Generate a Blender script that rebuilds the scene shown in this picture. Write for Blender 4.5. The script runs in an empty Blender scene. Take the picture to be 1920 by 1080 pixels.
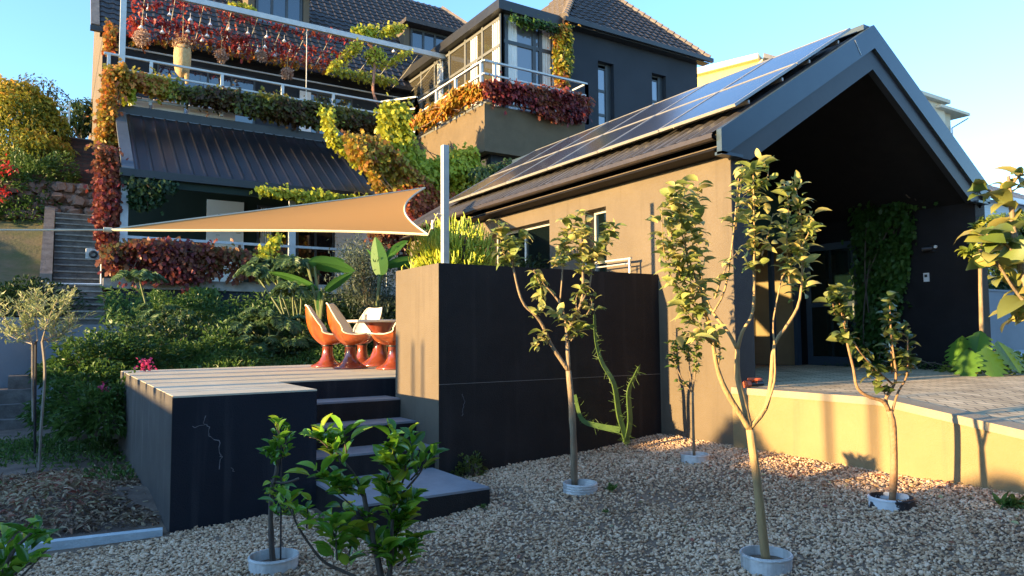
import bpy, math, random
import numpy as np
from mathutils import Vector, Matrix
random.seed(7); RNG = np.random.default_rng(7)
S = bpy.context.scene
COL = S.collection

# ------------------------------------------------------------------ camera
FPX = 1343.84
YAW, PIT, ROL = math.radians(57.417), math.radians(3.716), math.radians(-0.4255)
FWD = np.array([math.cos(YAW)*math.cos(PIT), math.sin(YAW)*math.cos(PIT), math.sin(PIT)])
RGT = np.array([math.sin(YAW), -math.cos(YAW), 0.0]); UPV = np.cross(RGT, FWD)
RGT, UPV = (math.cos(ROL)*RGT + math.sin(ROL)*UPV, -math.sin(ROL)*RGT + math.cos(ROL)*UPV)
EYE = np.array([0, 0, 1.6])
cam = bpy.data.cameras.new('camera'); camo = bpy.data.objects.new('camera', cam); COL.objects.link(camo)
cam.sensor_width = 36; cam.lens = FPX/1920*36; cam.clip_end = 2000; cam.clip_start = 0.05
camo.matrix_world = Matrix(((RGT[0], UPV[0], -FWD[0], EYE[0]), (RGT[1], UPV[1], -FWD[1], EYE[1]), (RGT[2], UPV[2], -FWD[2], EYE[2]), (0, 0, 0, 1)))
S.camera = camo

# ------------------------------------------------------------------ light
SUN_EL = 7.6
SUN_DIR = np.array([-1.0, 0.05, math.tan(math.radians(SUN_EL))])       # towards the sun
w = bpy.data.worlds.new('World'); S.world = w; w.use_nodes = True
nt = w.node_tree; bg = nt.nodes['Background']
sky = nt.nodes.new('ShaderNodeTexSky'); sky.sky_type = 'NISHITA'; sky.sun_disc = False
sky.sun_elevation = math.radians(SUN_EL)
sky.sun_rotation = math.atan2(SUN_DIR[0], SUN_DIR[1])
sky.altitude = 100; sky.air_density = 0.9; sky.dust_density = 0.12; sky.ozone_density = 3.0
nt.links.new(sky.outputs[0], bg.inputs[0]); bg.inputs[1].default_value = 0.15
sl = bpy.data.lights.new('sun', 'SUN'); so = bpy.data.objects.new('sun', sl); COL.objects.link(so)
sl.energy = 3.6; sl.angle = math.radians(0.5); sl.color = (1.0, 0.68, 0.31)
so.rotation_euler = Vector(-SUN_DIR).to_track_quat('-Z', 'Y').to_euler()
S.view_settings.view_transform = 'Standard'; S.view_settings.look = 'None'
S.view_settings.exposure = 2.4; S.view_settings.gamma = 1.0

# ------------------------------------------------------------------ placing helpers
def ray(px, py): return FWD + RGT*(px-960)/FPX - UPV*(py-540)/FPX
def at(px, py, ax, val):
    d = ray(px, py); i = 'XYZ'.index(ax); return EYE + d*((val-EYE[i])/d[i])
def dp(px, py, depth): return EYE + ray(px, py)*depth
def onplane(px, py, p0, n):
    d = ray(px, py); n = np.array(n, float); return EYE + d*(((np.array(p0, float)-EYE) @ n)/(d @ n))
def gz(x, y): return float(np.interp(x, [.85, 2.1, 3.3, 4.3, 6.4, 8], [0, .03, .11, .21, .35, .42])) if x > 0.85 else (0.03*(x-0.85))
def gnd(px, py):
    z = 0.1
    for _ in range(12):
        p = at(px, py, 'Z', z); z = gz(p[0], p[1])
    return at(px, py, 'Z', z)

def tag(o, label=None, cat=None, group=None, kind=None):
    if label: o['label'] = label
    if cat: o['category'] = cat
    if group: o['group'] = group
    if kind: o['kind'] = kind
    return o
def empty(name, loc, label=None, cat=None, group=None, rz=0.0):
    o = bpy.data.objects.new(name, None); COL.objects.link(o); o.location = tuple(loc); o.rotation_euler = (0, 0, rz)
    o.empty_display_size = 0.2
    return tag(o, label, cat, group)

class MB:
    def __init__(s): s.v = []; s.f = []; s.c = []; s.smooth = False
    def add(s, vs, fs, c=None):
        n = len(s.v); s.v.extend([tuple(map(float, p)) for p in vs]); s.f.extend([tuple(i+n for i in f) for f in fs])
        s.c.extend([0.5 if c is None else c]*len(vs)); return s
    def box(s, x0, x1, y0, y1, z0, z1):
        vs = [(x0,y0,z0),(x1,y0,z0),(x1,y1,z0),(x0,y1,z0),(x0,y0,z1),(x1,y0,z1),(x1,y1,z1),(x0,y1,z1)]
        return s.add(vs, [(0,3,2,1),(4,5,6,7),(0,1,5,4),(1,2,6,5),(2,3,7,6),(3,0,4,7)])
    def hexa(s, b, t):      # four bottom, four top points
        return s.add(list(b)+list(t), [(0,3,2,1),(4,5,6,7),(0,1,5,4),(1,2,6,5),(2,3,7,6),(3,0,4,7)])
    def poly(s, pts, off):  # closed polygon extruded by the vector off
        n = len(pts); off = np.array(off, float); a = [np.array(p, float) for p in pts]; b = [p+off for p in a]
        return s.add(a+b, [tuple(range(n))[::-1], tuple(range(n, 2*n))] + [(i, (i+1) % n, n+(i+1) % n, n+i) for i in range(n)])
    def bar(s, a, b, w, h=None, up=(0, 0, 1)):
        h = h or w; a = np.array(a, float); b = np.array(b, float); d = b-a; d /= np.linalg.norm(d)
        u = np.array(up, float)
        if abs(d @ u) > .98: u = np.array([1., 0, 0])
        r = np.cross(d, u); r /= np.linalg.norm(r); u = np.cross(r, d)
        q = [-r*w/2-u*h/2, r*w/2-u*h/2, r*w/2+u*h/2, -r*w/2+u*h/2]
        return s.add([a+x for x in q]+[b+x for x in q], [(0,1,2,3),(7,6,5,4),(0,4,5,1),(1,5,6,2),(2,6,7,3),(3,7,4,0)])
    def tube(s, pts, rad, n=7, cap=True):
        pts = [np.array(p, float) for p in pts]; m = len(pts)
        if not hasattr(rad, '__len__'): rad = [rad]*m
        vs = []; prev = None
        for i, p in enumerate(pts):
            t = pts[min(i+1, m-1)]-pts[max(i-1, 0)]; t /= (np.linalg.norm(t)+1e-9)
            if prev is None:
                a = np.array([0, 0, 1.]) if abs(t[2]) < .9 else np.array([1., 0, 0])
                r = np.cross(t, a)
            else: r = prev - t*(prev @ t)
            r /= (np.linalg.norm(r)+1e-9); prev = r; b = np.cross(t, r)
            for k in range(n):
                an = 2*math.pi*k/n; vs.append(p + rad[i]*(math.cos(an)*r+math.sin(an)*b))
        fs = [(i*n+k, i*n+(k+1) % n, (i+1)*n+(k+1) % n, (i+1)*n+k) for i in range(m-1) for k in range(n)]
        if cap: fs += [tuple(range(n))[::-1], tuple(range((m-1)*n, m*n))]
        return s.add(vs, fs)
    def lathe(s, c, prof, n=32, cap=False):
        c = np.array(c, float); vs = []
        for r, z in prof:
            for k in range(n):
                a = 2*math.pi*k/n; vs.append(c+np.array([r*math.cos(a), r*math.sin(a), z]))
        m = len(prof); fs = [(i*n+k, i*n+(k+1) % n, (i+1)*n+(k+1) % n, (i+1)*n+k) for i in range(m-1) for k in range(n)]
        if cap: fs += [tuple(range(n))[::-1], tuple(range((m-1)*n, m*n))]
        return s.add(vs, fs)
    def grid(s, P):         # P[i][j] points
        P = np.asarray(P, float); a, b = P.shape[:2]
        return s.add(P.reshape(-1, 3), [(i*b+j, i*b+j+1, (i+1)*b+j+1, (i+1)*b+j) for i in range(a-1) for j in range(b-1)])
    def build(s, name, m, parent=None, smooth=False, bevel=0, origin=None, col=False):
        v = np.array(s.v, float).reshape(-1, 3)
        off = np.zeros(3)
        if parent is not None:
            p = parent
            while p is not None: off += np.array(p.location); p = p.parent
        elif origin is not None: off = np.array(origin, float)
        elif len(v):
            lo, hi = v.min(0), v.max(0); off = np.array([(lo[0]+hi[0])/2, (lo[1]+hi[1])/2, lo[2]])
        if len(v): v = v-off
        me = bpy.data.meshes.new(name); me.from_pydata(v.tolist(), [], s.f); me.update()
        if col:
            at_ = me.attributes.new('rnd', 'FLOAT', 'POINT'); at_.data.foreach_set('value', np.array(s.c, dtype=np.float32))
        if smooth: me.polygons.foreach_set('use_smooth', [True]*len(me.polygons))
        o = bpy.data.objects.new(name, me); COL.objects.link(o); o.data.materials.append(m)
        if parent is not None: o.parent = parent
        else: o.location = tuple(off)
        if bevel:
            md = o.modifiers.new('bevel', 'BEVEL'); md.width = bevel; md.segments = 2; md.limit_method = 'ANGLE'
        return o

# ------------------------------------------------------------------ materials
def srgb(r, g, b):
    f = lambda c: ((c/255)/12.92 if c/255 <= .04045 else ((c/255+.055)/1.055)**2.4)
    return (f(r), f(g), f(b), 1)
_m = {}
def mat(name, c1, c2=None, rough=.7, scale=4.0, bump=0.0, bscale=60.0, metal=0.0, spec=.5, stretch=(1, 1, 1), contrast=(.35, .65), stain=None):
    if name in _m: return _m[name]
    m = bpy.data.materials.new(name); m.use_nodes = True; _m[name] = m
    t = m.node_tree; b = t.nodes['Principled BSDF']; L = t.links.new
    c1 = tuple(c1[:3])+(1,); c2 = tuple((c2 or tuple(x*.8 for x in c1))[:3])+(1,)
    tc = t.nodes.new('ShaderNodeTexCoord'); mp = t.nodes.new('ShaderNodeMapping'); mp.inputs['Scale'].default_value = stretch
    L(tc.outputs['Object'], mp.inputs[0])
    n = t.nodes.new('ShaderNodeTexNoise'); n.inputs['Scale'].default_value = scale; n.inputs['Detail'].default_value = 7; n.inputs['Roughness'].default_value = .65
    L(mp.outputs[0], n.inputs['Vector'])
    r = t.nodes.new('ShaderNodeValToRGB'); r.color_ramp.elements[0].position = contrast[0]; r.color_ramp.elements[1].position = contrast[1]
    r.color_ramp.elements[0].color = c1; r.color_ramp.elements[1].color = c2
    L(n.outputs[0], r.inputs[0]); out = r.outputs[0]
    if stain:               # weather marks: vertical streaks of another colour
        mp2 = t.nodes.new('ShaderNodeMapping'); mp2.inputs['Scale'].default_value = (3.5, 3.5, .25); L(tc.outputs['Object'], mp2.inputs[0])
        n2 = t.nodes.new('ShaderNodeTexNoise'); n2.inputs['Scale'].default_value = 2.2; n2.inputs['Detail'].default_value = 8; L(mp2.outputs[0], n2.inputs['Vector'])
        r2 = t.nodes.new('ShaderNodeValToRGB'); r2.color_ramp.elements[0].position = stain[1]; r2.color_ramp.elements[1].position = stain[1]+.18
        r2.color_ramp.elements[0].color = (0, 0, 0, 1); r2.color_ramp.elements[1].color = (stain[2],)*3+(1,); L(n2.outputs[0], r2.inputs[0])
        mx = t.nodes.new('ShaderNodeMixRGB'); mx.inputs[2].default_value = tuple(stain[0][:3])+(1,)
        L(r2.outputs[0], mx.inputs[0]); L(out, mx.inputs[1]); out = mx.outputs[0]
    L(out, b.inputs['Base Color'])
    b.inputs['Roughness'].default_value = rough; b.inputs['Metallic'].default_value = metal; b.inputs['Specular IOR Level'].default_value = spec
    if bump:
        nb = t.nodes.new('ShaderNodeTexNoise'); nb.inputs['Scale'].default_value = bscale; nb.inputs['Detail'].default_value = 4; L(mp.outputs[0], nb.inputs['Vector'])
        bp = t.nodes.new('ShaderNodeBump'); bp.inputs['Strength'].default_value = bump; bp.inputs['Distance'].default_value = .02
        L(nb.outputs[0], bp.inputs['Height']); L(bp.outputs[0], b.inputs['Normal'])
    return m
def leafmat(name, cols, trans=.35, rough=.45, spec=.4):
    if name in _m: return _m[name]
    m = bpy.data.materials.new(name); m.use_nodes = True; _m[name] = m
    t = m.node_tree; b = t.nodes['Principled BSDF']; L = t.links.new; out = t.nodes['Material Output']
    a = t.nodes.new('ShaderNodeAttribute'); a.attribute_name = 'rnd'
    r = t.nodes.new('ShaderNodeValToRGB'); cr = r.color_ramp
    while len(cr.elements) < len(cols): cr.elements.new(.5)
    for i, c in enumerate(cols): cr.elements[i].position = i/(len(cols)-1); cr.elements[i].color = tuple(c[:3])+(1,)
    L(a.outputs['Fac'], r.inputs[0]); L(r.outputs[0], b.inputs['Base Color'])
    b.inputs['Roughness'].default_value = rough; b.inputs['Specular IOR Level'].default_value = spec
    tr = t.nodes.new('ShaderNodeBsdfTranslucent'); L(r.outputs[0], tr.inputs[0])
    mx = t.nodes.new('ShaderNodeMixShader'); mx.inputs[0].default_value = trans
    L(b.outputs[0], mx.inputs[1]); L(tr.outputs[0], mx.inputs[2]); L(mx.outputs[0], out.inputs[0])
    return m
def glassmat(name, tint=(.02, .03, .04), rough=.03, clear=0.0):
    if name in _m: return _m[name]
    m = bpy.data.materials.new(name); m.use_nodes = True; _m[name] = m
    t = m.node_tree; b = t.nodes['Principled BSDF']; L = t.links.new
    b.inputs['Base Color'].default_value = tuple(tint)+(1,); b.inputs['Roughness'].default_value = rough
    b.inputs['Specular IOR Level'].default_value = 1.0; b.inputs['IOR'].default_value = 1.7
    tc = t.nodes.new('ShaderNodeTexCoord'); n = t.nodes.new('ShaderNodeTexNoise'); n.inputs['Scale'].default_value = 1.3; L(tc.outputs['Object'], n.inputs['Vector'])
    bp = t.nodes.new('ShaderNodeBump'); bp.inputs['Strength'].default_value = .03; L(n.outputs[0], bp.inputs['Height']); L(bp.outputs[0], b.inputs['Normal'])
    if clear:
        tr = t.nodes.new('ShaderNodeBsdfTransparent'); tr.inputs[0].default_value = (.75, .8, .8, 1)
        mx = t.nodes.new('ShaderNodeMixShader'); mx.inputs[0].default_value = clear
        L(b.outputs[0], mx.inputs[1]); L(tr.outputs[0], mx.inputs[2]); L(mx.outputs[0], t.nodes['Material Output'].inputs[0])
    return m

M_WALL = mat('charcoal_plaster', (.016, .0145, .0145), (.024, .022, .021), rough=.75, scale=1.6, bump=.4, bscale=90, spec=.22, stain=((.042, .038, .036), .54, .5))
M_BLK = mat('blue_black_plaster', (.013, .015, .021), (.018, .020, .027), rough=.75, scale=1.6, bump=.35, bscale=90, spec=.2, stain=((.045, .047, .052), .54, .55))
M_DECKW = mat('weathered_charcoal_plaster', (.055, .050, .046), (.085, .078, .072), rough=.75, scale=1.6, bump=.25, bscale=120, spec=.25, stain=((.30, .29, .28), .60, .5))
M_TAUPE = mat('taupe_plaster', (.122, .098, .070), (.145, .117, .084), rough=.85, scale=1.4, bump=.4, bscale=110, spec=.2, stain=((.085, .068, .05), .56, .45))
M_SAND = mat('sand_plaster', (.255, .185, .092), (.295, .215, .11), rough=.85, scale=1.2, bump=.35, bscale=110, spec=.2, stain=((.17, .13, .08), .56, .5))
M_NAVY = mat('blue_charcoal_plaster', (.022, .029, .040), (.029, .037, .050), rough=.8, scale=.8, bump=.3, bscale=60, spec=.25)
M_GREENW = mat('dark_green_plaster', (.010, .024, .019), (.014, .030, .024), rough=.7, scale=1, bump=.15, bscale=90, spec=.3)
M_DECK = mat('pale_screed', (.54, .475, .345), (.64, .57, .42), rough=.8, scale=2.5, bump=.15, bscale=80, spec=.2)
M_TREAD = mat('step_screed', (.20, .215, .235), (.27, .285, .305), rough=.7, scale=3, bump=.15, bscale=80, spec=.3)
M_FASCIA = mat('blue_grey_sheet_metal', (.030, .052, .072), (.038, .062, .082), rough=.38, scale=1.5, metal=.2, spec=.6)
M_DARKMET = mat('black_sheet_metal', (.016, .017, .019), (.024, .025, .027), rough=.4, scale=2, spec=.5)
M_SHEET = mat('dark_roof_sheet', (.012, .012, .014), (.022, .020, .021), rough=.28, scale=3, metal=.3, spec=.6, stretch=(1, .3, 1))
M_TILE = mat('dark_roof_tile', (.035, .032, .034), (.075, .066, .064), rough=.6, scale=5, bump=.3, bscale=40, spec=.35)
M_STEEL = mat('grey_painted_steel', (.42, .46, .48), (.50, .54, .56), rough=.45, scale=6, spec=.5)
M_GALV = mat('galvanised_steel', (.55, .54, .48), (.66, .64, .56), rough=.4, scale=12, metal=.4)
M_FRAME = mat('grey_window_frame', (.035, .045, .055), (.045, .055, .065), rough=.45, scale=4)
M_CONC = mat('aged_concrete', (.22, .21, .19), (.34, .32, .29), rough=.85, scale=3, bump=.4, bscale=40)
M_STEP = mat('mossy_concrete', (.09, .075, .065), (.19, .165, .145), rough=.9, scale=4, bump=.5, bscale=30)
M_BLACKP = mat('black_plastic', (.02, .02, .022), (.03, .03, .033), rough=.4)
M_WHITEP = mat('scuffed_white_plastic', (.50, .51, .49), (.64, .64, .61), rough=.55, scale=14, contrast=(.3, .6), bump=.2, stain=((.12, .10, .08), .50, .75))
M_BARK = mat('smooth_bark', (.16, .115, .07), (.30, .22, .13), rough=.85, scale=9, bump=.5, bscale=50, stretch=(1, 1, .3))
M_BARKD = mat('dark_bark', (.07, .055, .045), (.13, .105, .08), rough=.9, scale=9, bump=.5, bscale=50, stretch=(1, 1, .3))
M_GLASS = glassmat('window_glass', (.02, .03, .045))
M_CLEAR = glassmat('clear_glass', (.01, .02, .02), clear=.82)
M_CREAM = mat('cream_vinyl', (.74, .67, .52), (.80, .73, .58), rough=.45)
M_ROSEW = mat('orange_lacquered_shell', (.42, .10, .02), (.30, .06, .015), rough=.18, scale=3, stretch=(3, 3, .6), spec=.7)
M_WOODB = mat('red_brown_lacquered_pedestal', (.17, .035, .018), (.28, .06, .03), rough=.15, scale=4, spec=.8)
M_CURTAIN = mat('pale_curtain', (.55, .55, .53), (.66, .66, .64), rough=.9, scale=2)
M_WHITE = mat('white_paint', (.70, .72, .74), (.78, .79, .80), rough=.6, scale=2)

# ------------------------------------------------------------------ leaves
def tmpl(kind):
    if kind == 'blade':     # folded pointed leaf, seven faces
        v = [(0,0,0),(.3,.5,.10),(.3,0,0),(.3,-.5,.10),(.7,.38,.06),(.7,0,-.02),(.7,-.38,.06),(1,0,-.06)]
        f = [(0,2,1),(0,3,2),(1,2,5,4),(2,3,6,5),(4,5,7),(5,6,7)]
    elif kind == 'star':    # creeper leaf with five points
        v = [(0,0,0),(.15,.5,.03),(.45,.28,.05),(.75,.45,0),(1,0,-.06),(.75,-.45,0),(.45,-.28,.05),(.15,-.5,.03)]
        f = [(0,7,6),(0,6,2),(0,2,1),(2,6,5),(2,5,3),(3,5,4)]
    else:                   # small diamond
        v = [(0,0,0),(.5,.5,.12),(1,0,0),(.5,-.5,.12)]; f = [(0,2,1),(0,3,2)]
    return np.array(v, float), f
def curled(k, wpow=.8, cup=.22):
    ts = [0, .14, .34, .56, .78, 1.0]; v = []; f = []
    for t in ts:
        x = math.sin(k*t)/k; z = -(1-math.cos(k*t))/k; wd = .5*max(0, math.sin(math.pi*min(1, t)**wpow))**.7
        if t in (0, 1.0): wd = .0 if t else .02
        v += [(x, wd, z+cup*wd), (x, 0, z), (x, -wd, z+cup*wd)]
    for i in range(len(ts)-1):
        a = 3*i; f += [(a, a+1, a+4, a+3), (a+1, a+2, a+5, a+4)]
    return np.array(v, float), f
TM = {k: tmpl(k) for k in ('blade', 'star', 'dia')}
TM['curl0'] = curled(1.9); TM['curl1'] = curled(1.2); TM['curl2'] = curled(.5); TM['flat'] = curled(.35, .9, .35)
def norm(a): return a/(np.linalg.norm(a, axis=-1, keepdims=True)+1e-9)
def leaves(mb, P, D, L, W, kind='dia', droop=.3, rnd=None, upv=None):
    """P points, D directions, L lengths, W width ratio"""
    P = np.asarray(P, float); n = len(P)
    if n == 0: return
    D = norm(np.asarray(D, float)); L = np.broadcast_to(np.asarray(L, float), (n,))
    U = RNG.normal(0, .45, (n, 3)) + (np.array([0, 0, 1.]) if upv is None else np.asarray(upv, float))
    Sd = norm(np.cross(U, D)); N = np.cross(D, Sd)
    tv, tf = TM[kind]; k = len(tv)
    x, y, z = tv[:, 0], tv[:, 1], tv[:, 2]
    V = P[:, None, :] + L[:, None, None]*(x[None, :, None]*D[:, None, :] + (y*W)[None, :, None]*Sd[:, None, :] + (z*.9)[None, :, None]*N[:, None, :])
    V[:, :, 2] -= (L[:, None]*droop*(x[None, :]**2))
    base = len(mb.v); V = V.reshape(-1, 3)
    mb.v.extend(map(tuple, V.tolist()))
    for i in range(n):
        o = base+i*k
        for f in tf: mb.f.append(tuple(o+j for j in f))
    r = RNG.random(n) if rnd is None else np.clip(np.asarray(rnd), 0, 1)
    mb.c.extend(np.repeat(r, k).tolist())
def rdir(n, flat=1.0, up=0.0):
    d = RNG.normal(0, 1, (n, 3)); d[:, 2] *= flat; d = norm(d); d[:, 2] += up; return norm(d)
def interp(pts, t):
    pts = np.asarray(pts, float); seg = np.linalg.norm(np.diff(pts, axis=0), axis=1); cs = np.concatenate([[0], np.cumsum(seg)])/seg.sum()
    t = np.atleast_1d(t); i = np.clip(np.searchsorted(cs, t, side='right')-1, 0, len(seg)-1)
    u = ((t-cs[i])/(cs[i+1]-cs[i]+1e-9))[:, None]
    return pts[i]*(1-u)+pts[i+1]*u, norm(pts[i+1]-pts[i])
def smooth(pts, k=4):
    pts = np.asarray(pts, float); n = len(pts)
    if n < 3: return pts
    out = []
    for i in range(n-1):
        p0, p1, p2, p3 = pts[max(i-1, 0)], pts[i], pts[i+1], pts[min(i+2, n-1)]
        for j in range(k):
            t = j/k; out.append(.5*((2*p1)+(p2-p0)*t+(2*p0-5*p1+4*p2-p3)*t*t+(3*p1-p0-3*p2+p3)*t**3))
    out.append(pts[-1]); return np.array(out)
def twig_leaves(mb, pts, n, L, W, t0=0.0, kind='blade', droop=.4, up=.3, spread=.02, rnd=None):
    if kind == 'curl':
        for kk, fr in (('curl0', .35), ('curl1', .4), ('curl2', .25)): twig_leaves(mb, pts, max(1, int(round(n*fr))), L, W, t0, kk, droop, up, spread, rnd)
        return
    t = t0+(1-t0)*(np.arange(n)+RNG.random(n))/n
    P, T = interp(pts, t)
    an = np.arange(n)*2.4+RNG.random(n); side = np.stack([np.cos(an), np.sin(an), np.zeros(n)], 1)
    D = norm(side+T*.45+np.array([0, 0, up])+RNG.normal(0, .18, (n, 3)))
    leaves(mb, P+RNG.normal(0, spread, (n, 3)), D, L*(.5+.75*RNG.random(n)), W, kind, droop, rnd)

def pix_poly_sample(poly, n):
    poly = np.array(poly, float); lo, hi = poly.min(0), poly.max(0); out = []
    while len(out) < n:
        q = lo+(hi-lo)*RNG.random((n*2, 2)); x, y = q[:, 0], q[:, 1]; ins = np.zeros(len(q), bool); j = len(poly)-1
        for i in range(len(poly)):
            xi, yi = poly[i]; xj, yj = poly[j]
            c = ((yi > y) != (yj > y)) & (x < (xj-xi)*(y-yi)/(yj-yi+1e-12)+xi); ins ^= c; j = i
        out.extend(q[ins].tolist())
    return np.array(out[:n])
def noise2(p, s):           # cheap smooth clump value 0..1
    p = np.asarray(p); return .5+.25*np.sin(p[:, 0]*s+1.3*np.sin(p[:, 1]*s*.7+p[:, 2]*s))+.25*np.sin(p[:, 2]*s*1.3+p[:, 1]*s*.9+2)
def creeper(name, label, poly, ax, val, n, size, m, thick=.25, group=None, kind='star', parent=None, W=.9, droop=.5, gaps=.0, edge_stems=True, cat='creeper', out=None, cl=2.5):
    if kind == 'star': size *= .70; n = int(n*1.75)
    q = pix_poly_sample(poly, n); P = np.array([at(a, b, ax, val) for a, b in q])
    nv = np.zeros(3); nv['XYZ'.index(ax)] = -1
    if gaps or kind == 'star': k = noise2(P, cl*1.7)+.35*noise2(P, cl*5) > max(gaps, .32)*RNG.random(len(P))*1.9; P = P[k]
    n = len(P); off = RNG.random(n)*thick
    P = P+nv*off[:, None]*(.4+1.2*noise2(P, 3.1))[:, None]+RNG.normal(0, size*(.35+.75*(RNG.random((n, 1)) < .12)), (n, 3))
    D = rdir(n, .6, -.5)+nv*.8
    mb = MB(); r = .55*noise2(P, cl)+.45*RNG.random(n)
    leaves(mb, P, D, size*(.6+.7*RNG.random(n)), W, kind, droop, r, upv=nv*1.2+np.array([0, 0, .6]))
    root = empty(name, P.min(0)*.5+P.max(0)*.5, label, cat, group)
    mb.build('foliage', m, root, col=True)
    if edge_stems:
        sb = MB(); pp = P[np.argsort(P[:, 2])]
        for i in range(10):
            a = pp[RNG.integers(0, max(1, n//3))]; b = pp[RNG.integers(n//2, n)]
            mid = (a+b)/2+RNG.normal(0, .15, 3)*np.array([1, .2, 1]); off2 = -nv*thick*.0
            sb.tube(smooth([a+off2, mid, b]), .012, 5)
        sb.build('stem', M_BARKD, root)
    return root

G1, G2, G3, G4 = (.022, .050, .012), (.045, .095, .018), (.10, .17, .03), (.22, .26, .06)
L_DARKG = leafmat('dark_green_leaves', [(.015, .035, .012), (.03, .065, .02), (.055, .10, .03)])
L_GREEN = leafmat('green_leaves', [(.03, .07, .018), (.06, .13, .025), (.12, .20, .04)])
L_FRUIT = leafmat('fruit_tree_leaves', [(.12, .18, .04), (.28, .33, .08), (.46, .45, .15), (.58, .48, .16)], rough=.5)
L_CITR = leafmat('citrus_leaves', [(.05, .14, .012), (.10, .26, .02), (.18, .38, .03), (.42, .50, .04)], rough=.25, spec=.7)
L_OLIVE = leafmat('olive_leaves', [(.20, .25, .10), (.38, .42, .18), (.60, .60, .30)])
L_RED = leafmat('red_creeper_leaves', [(.12, .012, .02), (.30, .03, .03), (.42, .09, .03), (.20, .02, .04)])
L_ORG = leafmat('orange_creeper_leaves', [(.32, .045, .03), (.48, .11, .03), (.50, .22, .03), (.30, .26, .03), (.28, .04, .03)])
L_YEL = leafmat('yellow_green_creeper_leaves', [(.24, .30, .02), (.40, .44, .03), (.50, .46, .04), (.30, .34, .03)])
L_MIX = leafmat('mixed_autumn_leaves', [(.30, .04, .02), (.42, .16, .03), (.34, .30, .03), (.18, .22, .02), (.10, .03, .02)])
L_MAROON = leafmat('maroon_creeper_leaves', [(.07, .016, .02), (.16, .03, .03), (.22, .08, .03), (.10, .11, .03), (.05, .012, .02)])
L_DRED = leafmat('dark_red_creeper_leaves', [(.07, .012, .015), (.16, .02, .025), (.28, .08, .03), (.10, .07, .02)])
L_BROWNG = leafmat('brown_green_creeper_leaves', [(.05, .018, .012), (.08, .045, .015), (.07, .085, .015), (.20, .20, .02), (.035, .02, .012)])
L_BANANA = leafmat('banana_leaf', [(.05, .15, .03), (.09, .23, .045)], trans=.45)
L_TREEL = leafmat('golden_tree_leaves', [(.05, .09, .015), (.16, .20, .03), (.42, .36, .04), (.70, .34, .06)])
L_GRASS = leafmat('grass_blades', [(.04, .09, .02), (.08, .16, .03), (.14, .22, .05)])
L_LITTER = leafmat('dry_leaf_litter', [(.14, .08, .055), (.30, .20, .12), (.50, .39, .24), (.28, .07, .05), (.36, .38, .18)], trans=.1, rough=.8)
L_PINK = leafmat('pink_petals', [(.55, .03, .14), (.75, .10, .25)])

# ================================================================== SETTING
g = MB(); g.box(-400, 400, -400, 400, -1.2, -.62); tag(g.build('ground', mat('far_ground', (.07, .075, .04), (.11, .10, .06), rough=.95, scale=.5)), kind='structure')

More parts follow.
